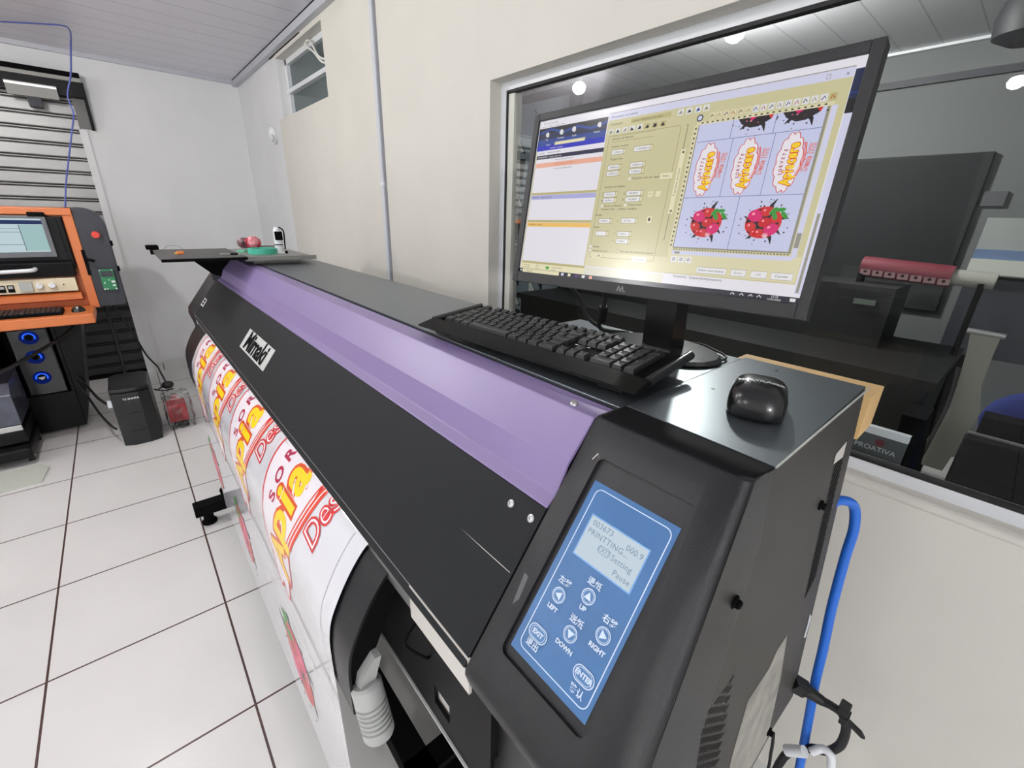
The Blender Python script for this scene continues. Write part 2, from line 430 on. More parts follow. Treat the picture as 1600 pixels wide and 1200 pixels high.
# lilac lid
L = [(-0.430, 1.2345), (-0.389, 1.2355), (-0.3455, 1.1865), (-0.3320, 1.1500), (-0.3165, 1.1405), (-0.3165, 1.1375), (-0.334, 1.146), (-0.350, 1.183), (-0.391, 1.231), (-0.430, 1.231)]
lid = MB().prism(L, 'x', XA+0.002, XB).build('lid', M_purple, PR, bevel=0.0015)
lab(lid, 'lilac hinged lid')
for x in (0.335, 2.45):
    MB().lathe([(0.006, 0), (0.006, 0.0015), (0.004, 0.004), (0.0, 0.005)], (x, -0.400, 1.2352), (0, 0, 1), 14).build('lid_screw', M_silver, lid, smooth=True)
MB().box((XB-0.03, -0.352, 1.137), (XB+0.015, -0.300, 1.165), 0.004).build('lid_hinge_block', M_char, lid)
# black front cover on the slope
fc = MB().m(M_sheet)
a, b2 = 0.1225, 0.3235
P4 = [slope(0, a, 0), slope(0, b2, 0), slope(0, b2+0.001, -0.004), slope(0, b2-0.02, -0.012), slope(0, a, -0.012)]
fc.prism([(p.y, p.z) for p in P4], 'x', XA+0.003, XB+0.02)
fc.m(M_bright)
for (x0, t0), (x1, t1) in (((0.3973, 0.2074), (0.2956+.001, 0.2066)),):      # scratch in the paint
    fc.poly([slope(x0, t0, 0.0003), slope(x1, t1, 0.0003), slope(x1, t1+0.0007, 0.0003), slope((x0+x1)/2, t0+0.0004, 0.0003)])
fc = fc.build('front_cover', parent=PR)
for x, t0 in ((0.3419, 0.1416), (0.3054, 0.1416)):
    c = slope(x, t0)
    k = MB().m(M_silver).lathe([(0.0052, 0), (0.0052, 0.0015), (0.0038, 0.0024), (0.0022, 0.0024), (0.0022, 0.001), (0, 0.001)], c, SN, 16)
    k.build('screw', parent=fc, smooth=True)
# name plate
k = MB().m(mat('brushed_plate', hexc(196, 198, 196), 0.45))
k.poly([slope(1.645, 0.191, .001), slope(1.645, 0.2595, .001), slope(1.335, 0.2595, .001), slope(1.335, 0.191, .001)])
k.m(M_blackmatte).text('Mimaki', lambda x, y: slope(1.492-x-y*0.10, 0.226-y, .002), 0.083, 0.0026, sx=1.03, space=0.96)
lab(k.build('name_plate', parent=fc), 'silver plate lettered Mimaki')
k = MB().m(M_alu).poly([slope(2.59, 0.222, .001), slope(2.59, 0.26, .001), slope(2.43, 0.26, .001), slope(2.43, 0.222, .001)])
k.m(M_blackmatte)
for i in range(3):
    for j in range(2):
        x0 = 2.575-i*0.047; t0 = 0.227+j*0.016
        k.poly([slope(x0, t0, .0018), slope(x0, t0+.011, .0018), slope(x0-.034, t0+.011, .0018), slope(x0-.034, t0, .0018)])
lab(k.build('sticker', parent=fc), 'small white printed sticker')

# near end housing: sloping front with a recessed keypad
def shear(z): return (1.238-z)*(0.112-0.066)/0.601
H = [(-0.440, 1.2375), (-0.395, 1.2385), (-0.389, 1.236), (-0.1975, 0.977), (-0.1965, 0.968), (-0.203, 0.945), (-0.224, 0.900), (-0.226, 0.60), (-0.36, 0.60), (-0.36, 0.95), (-0.44, 1.15)]
h = MB().m(M_cap).prism(H, 'x', XA, 0.110)
bm = h.bm; bm.edges.ensure_lookup_table()
es = []
for e in bm.edges:
    A, B = e.verts
    if A.co.x < 0.12 and B.co.x < 0.12:
        ys = sorted((A.co.y, B.co.y)); zs = sorted((A.co.z, B.co.z))
        if ys[0] > -0.4 and zs[0] >= 0.59 and ys[1] > -0.30: es.append(e)
r = bmesh.ops.bevel(bm, geom=es, offset=0.036, segments=8, affect='EDGES', profile=0.5, clamp_overlap=False)
for v in bm.verts:
    if v.co.x < 0.2: v.co.x -= shear(v.co.z)
hs = h.build('near_end_housing', parent=PR, smooth=True, autosmooth=50)
# keypad recess cut by a boolean, baked into the mesh
ct = MB().m(M_blackmatte)
RX0, RX1, RT0, RT1 = 0.1435, 0.2615, 0.0390, 0.2775
def rrect(x0, x1, y0, y1, r, n=4):
    out = []
    for cx, cy, a0 in ((x1-r, y1-r, 0), (x0+r, y1-r, 90), (x0+r, y0+r, 180), (x1-r, y0+r, 270)):
        for i in range(n+1):
            a = R(a0+90*i/n); out.append((cx+r*cos(a), cy+r*sin(a)))
    return out
rr = rrect(RX0, RX1, RT0, RT1, 0.008)
lo = [ct.bm.verts.new(slope(x, t, -0.0045)) for x, t in rr]; hi = [ct.bm.verts.new(slope(x, t, 0.02)) for x, t in rr]
ct._face(lo); ct._face(hi[::-1])
for i in range(len(rr)): ct._face([lo[i], hi[i], hi[(i+1) % len(rr)], lo[(i+1) % len(rr)]])
bmesh.ops.recalc_face_normals(ct.bm, faces=ct.bm.faces[:])
cut = ct.build('cutter', parent=PR)
md = hs.modifiers.new('recess', 'BOOLEAN'); md.operation = 'DIFFERENCE'; md.object = cut; md.solver = 'EXACT'
dg = bpy.context.evaluated_depsgraph_get(); dg.update()
nm = bpy.data.meshes.new_from_object(hs.evaluated_get(dg)); hs.modifiers.clear(); hs.data = nm
bpy.data.objects.remove(cut)
for p_ in hs.data.polygons: p_.use_smooth = True
hs.data.set_sharp_from_angle(angle=R(40))
lab(hs, 'textured black end housing')
# scuffs on the housing
k = MB().m(M_bright)
def scuff(pts, w_=0.0006):
    for (x0, t0), (x1, t1) in zip(pts, pts[1:]):
        k.poly([slope(x0, t0, 0.0004), slope(x1, t1, 0.0004), slope(x1-w_, t1+w_, 0.0004), slope(x0-w_, t0+w_, 0.0004)])
scuff([(0.2690, 0.045), (0.2655, 0.036)], 0.0009); scuff([(0.2655, 0.036), (0.262, 0.041)], 0.0007)
k.build('paint_chip', parent=hs)
k = MB().m(mat('grey_scuff', hexc(92, 92, 94), 0.7)).poly([slope(0.279, 0.195, .0004), slope(0.272, 0.196, .0004), slope(0.2695, 0.222, .0004), slope(0.2745, 0.232, .0004)])
k.build('paint_scuff', parent=hs)

# control panel inside the recess
M_pad = mat('blue_membrane', hexc(58, 106, 158), 0.4, noise=0.06, nscale=30)
M_ink = mat('white_membrane_print', hexc(205, 222, 240), 0.45)
pad = MB().m(M_pad)
pad.poly([slope(0.2555, 0.0645, -0.004), slope(0.2555, 0.2665, -0.004), slope(0.1495, 0.2665, -0.004), slope(0.1495, 0.0645, -0.004)])
def pm(x, t, k=0): return slope(x, t, -0.0038+k*0.0002)
def ring(mb, outl, wd, f):
    n = len(outl); cx = sum(p[0] for p in outl)/n; cy = sum(p[1] for p in outl)/n
    ins = []
    for i in range(n):
        a_, b_, c_ = outl[i-1], outl[i], outl[(i+1) % n]
        tx, ty = c_[0]-a_[0], c_[1]-a_[1]; l = math.hypot(tx, ty); nx, ny = -ty/l, tx/l
        if (cx-b_[0])*nx+(cy-b_[1])*ny < 0: nx, ny = -nx, -ny
        ins.append((b_[0]+nx*wd, b_[1]+ny*wd))
    A = [mb.bm.verts.new(f(*p)) for p in outl]; B = [mb.bm.verts.new(f(*p)) for p in ins]
    for i in range(n): mb._face([A[i], A[(i+1) % n], B[(i+1) % n], B[i]])
pad.m(M_ink); ring(pad, rrect(0.1540, 0.2482, 0.0700, 0.2592, 0.008), 0.0011, pm)
pad = pad.build('control_panel', parent=hs)
lab(pad, 'blue membrane keypad with a white outline')
# display
M_lcd = emis('lcd_backlight', hexc(214, 230, 241), 0.92); M_lcdink = emis('lcd_ink', hexc(150, 172, 200), 0.8)
k = MB().m(mat('lcd_surround', hexc(120, 165, 215), 0.4))
k.poly([pm(0.2395, 0.0975, 1), pm(0.2395, 0.1455, 1), pm(0.1655, 0.1455, 1), pm(0.1655, 0.0975, 1)])
k.m(M_lcd).poly([pm(0.2380, 0.0990, 2), pm(0.2380, 0.1440, 2), pm(0.1670, 0.1440, 2), pm(0.1670, 0.0990, 2)])
k.m(M_lcdink)
for s_, x, t0 in (('003673', 0.2205, 0.1050), ('PRINTTING...', 0.2090, 0.1150), ('000.9', 0.1790, 0.1085), ('EXIT', 0.2080, 0.1250), ('Setting', 0.1860, 0.1255), ('Pause', 0.1800, 0.1370)):
    k.text(s_, lambda u, v_, x=x, t0=t0: pm(x-u, t0-v_, 3), 0.0088 if s_ != 'EXIT' else 0.0075, 0.0, sx=0.95, space=1.08)
ring(k, rrect(0.2005, 0.2155, 0.1210, 0.1290, 0.003), 0.0005, lambda x, y: pm(x, y, 3))
lab(k.build('display', parent=pad), 'pale lit display reading PRINTTING')
# buttons
def button(kind, x, t0, tri=None, word='', wy=0, han='', hy=0):
    k = MB()
    if kind == 'round': o1 = [(x+0.0082*cos(2*pi*i/24), t0+0.0082*sin(2*pi*i/24)) for i in range(24)]
    else: o1 = rrect(x-0.0125, x+0.0125, t0-0.0078, t0+0.0078, 0.0077, 6)
    k.m(mat('membrane_button', hexc(70, 118, 170), 0.35))
    n = len(o1); k._face([k.bm.verts.new(pm(*p, 2)) for p in o1])
    k.m(M_ink); ring(k, o1, 0.0010, lambda a_, b_: pm(a_, b_, 3))
    o2 = [(x+(p[0]-x)*0.78, t0+(p[1]-t0)*0.78) for p in o1]; ring(k, o2, 0.0005, lambda a_, b_: pm(a_, b_, 3))
    if tri is not None:
        pts = [(0.0046, 0), (-0.003, 0.0044), (-0.003, -0.0044)]
        ca, sa = cos(R(tri)), sin(R(tri))
        k.poly([pm(x-(u*ca-v_*sa), t0-(u*sa+v_*ca), 4) for u, v_ in pts])
        if word: k.text(word, lambda u, v_: pm(x-u, t0+wy-v_, 4), 0.0065, 0.0003)
    else:
        k.text(word, lambda u, v_: pm(x-u, t0-v_, 4), 0.0068, 0.0003)
    if han: k.text(han, lambda u, v_: pm(x-u, t0+hy-v_, 4), 0.0085, 0.0002)
    lab(k.build('button', parent=pad), 'button marked '+word)
button('round', 0.2310, 0.1905, 180, 'LEFT', 0.0145, '左移', -0.0150)
button('round', 0.2012, 0.1716, 90, 'UP', 0.0130, '退紙', -0.0140)
button('round', 0.2005, 0.2130, -90, 'DOWN', 0.0140, '送紙', -0.0140)
button('round', 0.1704, 0.1922, 0, 'RIGHT', 0.0140, '右移', -0.0145)
button('oval', 0.2322, 0.2362, None, 'EXIT', 0, '退出', 0.0130)
button('oval', 0.1697, 0.2345, None, 'ENTER', 0, '确认', 0.0155)

# near end: top sheet, side sheet, rear sheet with vents
lab(MB().m(M_top).prism([(0.108, -0.435), (0.2845, -0.442), (0.2845, -0.787), (0.112, -0.787)], 'z', 1.2375, 1.2405).m(M_blackmatte).box((0.2430, -0.5910, 1.2405), (0.2480, -0.5880, 1.2407)).box((0.219, -0.7550, 1.2405), (0.2240, -0.7520, 1.2407)).build('end_top_sheet', parent=PR, bevel=0.0008), 'blue-grey steel top sheet of the near end')
def sd(y, z, h=0.0): return Vector((0.112-shear(z)-h, y, z))
sp = MB().m(M_side)
B0 = [(-0.436, 1.236), (-0.400, 1.16), (-0.372, 1.05), (-0.345, 0.92), (-0.31, 0.80), (-0.30, 0.615), (-0.68, 0.64), (-0.68, 1.236)]
A = [sp.bm.verts.new(sd(y, z, 0.001)) for y, z in B0]; Bk = [sp.bm.verts.new(sd(y, z, -0.012)) for y, z in B0]
sp._face(A); sp._face(Bk[::-1])
for i in range(len(A)): sp._face([A[i], Bk[i], Bk[(i+1) % len(A)], A[(i+1) % len(A)]])
bmesh.ops.recalc_face_normals(sp.bm, faces=sp.bm.faces[:])
sp.m(M_blackmatte)
for k_ in range(1, 13):
    n = (1, 3, 5, 7, 9, 11, 12, 13, 13, 13, 13, 13)[k_-1]
    ra = (-0.426, 0.972-0.0152*(k_-1)); f_ = (k_-1)/4.0
    la = (-0.428+0.072*min(1, f_)+0.012*max(0, (k_-5)/4), 0.970-0.045*max(0, (k_-5)/4))
    for i in range(n):
        t_ = i/max(1, n-1); y0 = la[0]+(ra[0]-la[0])*t_; z0 = la[1]+(ra[1]-la[1])*t_
        if n == 1: y0, z0 = ra
        sp.poly([sd(y0-.0065, z0-.0012, .0016), sd(y0+.0065, z0-.0012, .0016), sd(y0+.0065, z0+.0012, .0016), sd(y0-.0065, z0+.0012, .0016)])
sp.m(mat('smeared_label', hexc(150, 148, 140), 0.8, noise=0.25, nscale=25))
sp.poly([sd(*p, .0015) for p in ((-.637, .885), (-.600, .885), (-.575, .868), (-.505, .869), (-.485, .80), (-.465, .690), (-.56, .645), (-.655, .648), (-.655, .785))])
sp = sp.build('side_sheet', parent=PR); lab(sp, 'dark steel side sheet with vent slits and a smeared paper label')
rp = MB().m(M_side)
RQ = [(-0.683, 1.236), (-0.683, 0.64), (-0.788, 0.625), (-0.788, 1.236)]
A = [rp.bm.verts.new(sd(y, z, 0.0)) for y, z in RQ]; Bk = [rp.bm.verts.new(sd(y, z, -0.03)) for y, z in RQ]
rp._face(A); rp._face(Bk[::-1])
for i in range(4): rp._face([A[i], Bk[i], Bk[(i+1) % 4], A[(i+1) % 4]])
bmesh.ops.recalc_face_normals(rp.bm, faces=rp.bm.faces[:])
rp.m(M_blackmatte)
for i in range(22):
    zc = 1.165-i*0.0112
    rp.poly([sd(-0.700, zc-0.020, .0006), sd(-0.700, zc-0.0145, .0006), sd(-0.745, zc+.0055, .0006), sd(-0.745, zc, .0006)])
rp.m(M_bright).poly([sd(-0.742, 1.168, .0008), sd(-0.740, 1.143, .0008), sd(-0.690, 1.149, .0008), sd(-0.692, 1.164, .0008)])
rp.m(M_alu).poly([sd(-0.765, .838, .0008), sd(-0.782, .82, .0008), sd(-0.776, .778, .0008), sd(-0.758, .79, .0008), sd(-0.766, .81, .0008)])
rp = rp.build('rear_sheet', parent=PR); lab(rp, 'dark rear sheet with slanted vent slits and white label scraps')
for y, z in ((-0.393, 1.104), (-0.662, 1.097), (-0.652, 0.668)):
    k = MB().m(M_blackmatte).lathe([(0.0075, 0), (0.0075, 0.0025), (0.005, 0.0035), (0.005, 0.0065), (0.0035, 0.008), (0, 0.008)], sd(y, z, 0.001), (-1, 0, -0.07), 14)
    k.build('side_bolt', parent=sp, smooth=True)
lab(MB().prism([(0.108, -0.4355), (0.286, -0.4425), (0.286, -0.3935), (0.125, -0.3935), (0.113, -0.401)], 'z', 1.2360, 1.2394).build('front_strip', mat('strip_black', hexc(11, 11, 14), 0.75, spec=0.15), PR, bevel=0.001), 'black strip along the front of the end top sheet')
MB().box((0.1068, -0.787, 1.2380), (0.1084, -0.437, 1.2402)).build('sheet_edge_highlight', M_greyplastic, PR)  # pale strip paints the light caught along the sheet's edge
MB().m(M_sheet).prism([(0.13, -0.70), (0.285, -0.70), (0.285, -0.785), (0.13, -0.785)], 'z', 0.63, 1.236).build('end_back_box', parent=PR)

# far end housing
FH = [(-0.72, 1.235), (-0.42, 1.237), (-0.389, 1.234), (-0.200, 0.985), (-0.196, 0.955), (-0.21, 0.90), (-0.215, 0.80), (-0.24, 0.72), (-0.30, 0.64), (-0.72, 0.64)]
lab(MB().prism(FH, 'x', XB+0.003, 2.72).build('far_end_housing', M_cap, PR, bevel=0.006), 'black far end housing')
k = MB().prism([(-0.395, 1.2), (-0.340, 1.15), (-0.320, 1.145), (-0.36, 1.2)], 'x', XB-0.01, XB+0.02).build('joint_bracket', M_greyplastic, PR)

# paper path under the front cover
PP = [(-0.225, .962), (-0.2, .953), (-0.18, .931), (-0.16, .901), (-0.143, .869), (-0.131, .841), (-0.125, .811), (-0.123, .776), (-0.123, .71)]
PV = catmull([Vector((0, y, z)) for y, z in PP], 5)
ap = MB().m(mat('black_paper_guide', hexc(20, 20, 23), 0.36, spec=0.3, bump=0.2, bscale=500))
ap.prism([(v.y-0.003, v.z) for v in PV]+[(v.y-0.007, v.z-0.002) for v in PV[::-1]], 'x', 0.500, 2.44)
lab(ap.build('paper_guide', parent=PR, smooth=True), 'curved black paper guide')
MB().prism([(-0.225, .958), (-0.2, .946), (-0.185, .925), (-0.165, .89), (-0.148, .86), (-0.137, .83), (-0.131, .80), (-0.129, .715), (-0.15, .705), (-0.17, .80), (-0.205, .875), (-0.235, .93)], 'x', 0.508, 0.516).build('guide_end_rib', M_blackmatte, PR)
lab(MB().m(M_bright).box((XA, -0.206, 0.928), (0.43, -0.202, 0.985)).m(M_silver).box((0.43, -0.206, 0.94), (XB, -0.203, 0.985)).build('platen_edge', parent=PR), 'pale strip of platen under the front cover')
MB().prism([(-0.200, 0.985), (-0.245, 0.91), (-0.205, 0.885)], 'x', 2.46, 2.47).build('gusset', M_bright, PR)
# front rail with a slot
rl = MB().m(mat('rail_black', hexc(7, 7, 9), 0.5, spec=0.12))
yr = -0.212
rl.box((XA-0.03, yr-0.02, 0.83), (2.45, yr, 0.93)); rl.box((XA-0.03, yr-0.006, 0.752), (0.352, yr, 0.83)); rl.box((0.392, yr-0.006, 0.752), (2.45, yr, 0.83))
rl.box((0.352, yr-0.006, 0.752), (0.392, yr, 0.785)); rl.box((0.352, yr-0.006, 0.822), (0.392, yr, 0.83))
rl.m(M_greyplastic).box((XA-0.03, yr-0.008, 0.747), (2.45, yr+0.003, 0.752))
rl.m(M_bright).box((0.350, yr-0.012, 0.78), (0.394, yr-0.008, 0.83))
lab(rl.build('front_rail', parent=PR), 'black slotted front rail')
# ribbed clamp handle
hp0, hp1 = Vector((0.500, -0.150, 0.766)), Vector((0.467, -0.152, 0.676))
hd = (hp1-hp0).normalized(); hl = (hp1-hp0).length
pr_ = [(0.0, 0), (0.020, 0.0), (0.024, 0.004), (0.024, 0.030)]
for i in range(6):
    z0 = 0.032+i*0.0080; pr_ += [(0.0245, z0), (0.0215, z0+0.001), (0.0215, z0+0.004), (0.0245, z0+0.005)]
pr_ += [(0.0245, hl-0.006), (0.021, hl), (0, hl)]
hn = MB().m(M_greyplastic).lathe(pr_, hp0, hd, 26)
hn.m(M_greyplastic).prism([(-0.137, 0.764), (-0.163, 0.768), (-0.176, 0.812), (-0.166, 0.812), (-0.142, 0.785)], 'x', 0.490, 0.512)
lab(hn.build('clamp_handle', parent=PR, smooth=True, autosmooth=30), 'grey ribbed clamp handle')
k = MB().m(M_blackmatte).tube([(0.44, -0.215, 0.90), (0.43, -0.19, 0.885), (0.40, -0.205, 0.875), (0.41, -0.215, 0.86)], 0.002)
k.build('loose_wire', parent=PR)

# stand: two legs, cross beam, feet
for x in (2.30, 0.62):
    MB().box((x-0.035, -0.50, 0.12), (x+0.035, -0.42, 0.70)).build('leg', M_blackmatte, PR)
    f = MB().m(M_blackmatte).box((x-0.032, -0.80, 0.06), (x+0.032, -0.005 if x > 1 else -0.26, 0.115), 0.004)
    if x > 1: f.prism([(-0.150, 0.11), (-0.125, 0.11), (-0.120, 0.165), (-0.135, 0.185), (-0.150, 0.185)], 'x', x-0.03, x-0.015)
    f.cyl((x, -0.055 if x > 1 else -0.30, 0.06), (x, -0.055 if x > 1 else -0.30, 0.012), 0.022).cyl((x, -0.055 if x > 1 else -0.30, 0.012), (x, -0.055 if x > 1 else -0.30, 0), 0.032)
    f.cyl((x, -0.74, 0.06), (x, -0.74, 0), 0.03)
    f.build('foot', parent=PR)
MB().box((0.60, -0.325, 0.13), (2.30, -0.262, 0.19)).build('cross_beam', M_blackmatte, PR)
for x in (0.60, 2.26): MB().box((x, -0.50, 0.17), (x+0.06, -0.262, 0.19)).build('beam_bracket', M_blackmatte, PR)
# shelf bracket at the far end
MB().prism([(-0.20, 1.2675), (-0.374, 1.2675), (-0.376, 1.24), (-0.40, 1.20), (-0.345, 1.15), (-0.30, 1.17)], 'x', 2.46, 2.50).build('shelf_bracket', M_blackmatte, PR)

# ================================================================== GRAPHICS (flat artwork as vector shapes)
class Art:
    """list of coloured flat shapes; each shape = (vertices2d, faces, colour key, layer)"""
    def __init__(s): s.items = []
    def poly(s, pts, col, lay=0): s.items.append(([tuple(p) for p in pts], [list(range(len(pts)))], col, lay)); return s
    def rect(s, x0, y0, x1, y1, col, lay=0): return s.poly([(x0, y0), (x1, y0), (x1, y1), (x0, y1)], col, lay)
    def band(s, P, wd, col, lay=0, closed=False):
        n = len(P); V = []; F = []
        for i in range(n):
            a = P[(i-1) % n] if closed else P[max(i-1, 0)]; c = P[(i+1) % n] if closed else P[min(i+1, n-1)]
            tx, ty = c[0]-a[0], c[1]-a[1]; l = math.hypot(tx, ty) or 1; w_ = wd(i/(n-1)) if callable(wd) else wd
            V += [(P[i][0]-ty/l*w_/2, P[i][1]+tx/l*w_/2), (P[i][0]+ty/l*w_/2, P[i][1]-tx/l*w_/2)]
        for i in range(n if closed else n-1):
            j = (i+1) % n; F.append([2*i, 2*i+1, 2*j+1, 2*j])
        s.items.append((V, F, col, lay)); return s
    def circ(s, x, y, r, col, lay=0, n=22, ry=None, rot=0):
        ry = ry or r
        return s.poly([(x+r*cos(2*pi*i/n)*cos(rot)-ry*sin(2*pi*i/n)*sin(rot), y+r*cos(2*pi*i/n)*sin(rot)+ry*sin(2*pi*i/n)*cos(rot)) for i in range(n)], col, lay)
    def text(s, body, x, y, size, col, lay=0, rot=0, sx=1.0, offset=0.0, align='CENTER', space=1.0):
        vs, fs = text_mesh(body, size, offset, align, space); c, d = cos(rot), sin(rot)
        s.items.append(([(x+u*sx*c-v*d, y+u*sx*d+v*c) for u, v in vs], [list(f) for f in fs], col, lay)); return s
    def put(s, other, f):
        for V, F, col, lay in other.items: s.items.append(([f(*p) for p in V], F, col, lay))
        return s

def sorbet_logo():
    """ice-cream lettering in a cloud outline; reading direction +x, about 0.62 x 0.36"""
    a = Art(); P = []
    for i in range(240):
        th = 2*pi*i/240; k = 0.98+0.12*abs(sin(6*th))
        P.append((0.335*cos(th)*k, 0.030+0.120*sin(th)*k))
    a.poly(P, 'paper_pink', 0); a.band(P+[P[0]], 0.0075, 'red', 1)
    for i, ch in enumerate('SORVETE'):
        x = -0.135+i*0.048; a.text(ch, x, 0.090-0.55*x*x, 0.048, 'crimson', 2, rot=-1.1*x, offset=0.0016)
    for i, (ch, x) in enumerate((('A', -.235), ('p', -.160), ('i', -.108), ('a', -.055), ('c', .012), ('e', .078), ('r', .140), ('e', .200))):
        sz = 0.150
        a.text(ch, x, 0.008, sz, 'orange', 3, sx=0.88, offset=0.0125); a.text(ch, x, 0.008, sz, 'yellow', 4, sx=0.82, offset=0.0048)
    arc = [(-0.17+0.4*t/14, -0.075-0.030*sin(pi*t/14)-0.02*t/14) for t in range(15)]
    a.band(arc, 0.020, 'vermilion', 5); a.band([(x, y+0.019) for x, y in arc], 0.004, 'vermilion', 5); a.band([(x, y+0.001) for x, y in arc], 0.0035, 'paper', 6)
    a.text('Desde 1975', 0.045, -0.160, 0.082, 'red', 7, rot=-0.10, sx=0.82, offset=0.004); a.text('Desde 1975', 0.045, -0.160, 0.082, 'paper', 8, rot=-0.10, sx=0.82, offset=-0.0012)
    return a
def berry_splash():
    """red and pink berries with dark splashes and mint leaves; radius about 0.12"""
    a = Art(); rnd = random.Random(3)
    for i in range(26):
        th = rnd.uniform(0, 2*pi); r = rnd.uniform(0.115, 0.155)
        a.circ(r*cos(th), r*sin(th), rnd.uniform(0.0015, 0.006), 'ink', 1, 8)
    for th, l in ((1.25, .165), (-1.1, .16), (2.8, .13), (4.1, .14), (.2, .145), (1.7, .12), (-.6, .14)):
        a.band([(0.07*cos(th), 0.07*sin(th)), (l*.75*cos(th+.08), l*.75*sin(th+.08)), (l*cos(th), l*sin(th))], lambda t: 0.035*(1-t)+0.004, 'ink', 1)
    a.circ(0, 0, 0.108, 'red', 2, 26); a.circ(-0.005, -0.002, 0.098, 'ink', 3, 26)
    for x, y, r, c in ((-.055, .045, .046, 'magenta'), (.005, .072, .036, 'red'), (-.07, -.03, .036, 'red'), (.055, -.045, .045, 'magenta'), (-.01, -.075, .036, 'red'), (.07, .03, .036, 'red'), (.01, .0, .038, 'strawberry'), (-.04, -.07, .025, 'red'), (.03, -.085, .018, 'pale')):
        a.circ(x, y, r, c, 4, 20, ry=r*.88, rot=x*9); a.circ(x-r*.3, y+r*.3, r*.22, 'pinklight', 5, 10)
    for x, y, rot in ((.045, .078, .9), (.085, .085, .1), (.112, .05, -.9), (.058, .045, 2.0)):
        a.circ(x, y, .030, 'leaf', 6, 14, ry=.014, rot=rot); a.band([(x-.022*cos(rot), y-.022*sin(rot)), (x+.022*cos(rot), y+.022*sin(rot))], .003, 'leafdark', 7)
    return a
INK = dict(paper=hexc(238, 238, 242), paper_pink=hexc(240, 234, 240), red=hexc(212, 40, 40), crimson=hexc(176, 22, 70), orange=hexc(222, 78, 22), yellow=hexc(255, 218, 10), vermilion=hexc(228, 62, 28),
           ink=hexc(30, 22, 26), magenta=hexc(222, 20, 110), strawberry=hexc(205, 20, 30), pale=hexc(240, 190, 200), pinklight=hexc(250, 150, 170), leaf=hexc(60, 160, 60), leafdark=hexc(20, 90, 30), cutline=hexc(170, 170, 178))
LOGO = sorbet_logo(); BERRY = berry_splash()

# ================================================================== PRINTED FILM over the paper guide
FV = catmull([Vector((0, y, z)) for y, z in [(-.232, .963), (-.215, .961), (-0.2, .957), (-0.18, .935), (-0.16, .905), (-0.143, .873), (-0.131, .845), (-0.125, .815), (-0.123, .78), (-0.123, .70), (-0.124, .45), (-0.128, .12)]], 8)
FS = [0.0]
for a_, b_ in zip(FV, FV[1:]): FS.append(FS[-1]+(b_-a_).length)
S0 = FS[16]-0.031+0.031*0          # arc length where y = -0.2
def film_pt(x, s, h=0.0):
    q = s+S0-0.026
    q = max(0.0, min(FS[-1]-1e-6, q))
    i = 0
    lo_, hi_ = 0, len(FS)-2
    while lo_ < hi_:
        m_ = (lo_+hi_+1)//2
        if FS[m_] <= q: lo_ = m_
        else: hi_ = m_-1
    i = lo_; t = (q-FS[i])/(FS[i+1]-FS[i]); p_ = FV[i].lerp(FV[i+1], t); d_ = (FV[i+1]-FV[i]).normalized()
    n_ = Vector((0, -d_.z, d_.y))          # outwards
    if n_.y < 0 and abs(d_.z) > 0.3: n_ = -n_
    if n_.z < -0.5: n_ = -n_
    return Vector((x, p_.y, p_.z))+n_*h
film = MB()
def film_mat(k): return mat('print_ink_'+k, INK[k], 0.3, coat=0.12, coat_rough=0.04)
film.m(mat('white_gloss_vinyl', hexc(226, 226, 232), 0.22, coat=0.7, coat_rough=0.03))
FX0, FX1 = 0.570, 2.195
ss = [s_-S0+0.026 for s_ in FS]
ga = [[film.bm.verts.new(film_pt(x, s_)) for x in (FX0, FX1)] for s_ in ss]
for i in range(len(ga)-1): film._face([ga[i][0], ga[i][1], ga[i+1][1], ga[i+1][0]])
CUTS = [i*0.012-0.48 for i in range(82)]
def print_art(art, X0, s0):
    """reading direction runs up the film (towards the cover), letter tops point to the far end"""
    for V, F, col, lay in art.items:
        t = bmesh.new(); vv = [t.verts.new((x, y, 0)) for x, y in V]
        for f in F:
            try: t.faces.new([vv[i] for i in f])
            except ValueError: pass
        xs = [p[0] for p in V]
        for c in CUTS:
            if min(xs) < c < max(xs) and -0.2 < s0-c < 0.36: bmesh.ops.bisect_plane(t, geom=t.verts[:]+t.edges[:]+t.faces[:], plane_co=(c, 0, 0), plane_no=(1, 0, 0))
        # keep what is printed so far (not still under the cover)
        r_ = bmesh.ops.bisect_plane(t, geom=t.verts[:]+t.edges[:]+t.faces[:], plane_co=(s0+0.02, 0, 0), plane_no=(1, 0, 0), clear_outer=True)
        film.m(film_mat(col)); mp_ = {}
        for v in t.verts: mp_[v] = film.bm.verts.new(film_pt(X0+v.co.y, s0-v.co.x, 0.0004+0.00012*lay))
        for f in t.faces: film._face([mp_[v] for v in f.verts])
        t.free()
for X0 in (0.868, 1.252, 1.615, 1.985): print_art(LOGO, X0, 0.030)
for X0 in (0.93, 1.55, 2.12): print_art(BERRY, X0, 0.655)
lines = Art()
for x in (0.612, 1.045, 1.425, 1.795): lines.band([(-0.44+i*0.02, x) for i in range(23)], 0.0016, 'cutline')
for x in (0.612, 1.235, 1.86): lines.band([(-0.82+i*0.04, x) for i in range(9)], 0.0016, 'cutline')
lines.band([(-0.45, 0.612), (-0.45, 2.2)], 0.0016, 'cutline')
print_art(lines, 0.0, 0.0)
film = film.build('printed_vinyl_film', smooth=True, autosmooth=30)
tag(film, 'glossy white vinyl with repeated orange and yellow lettering hanging over the printer front', 'printed vinyl')

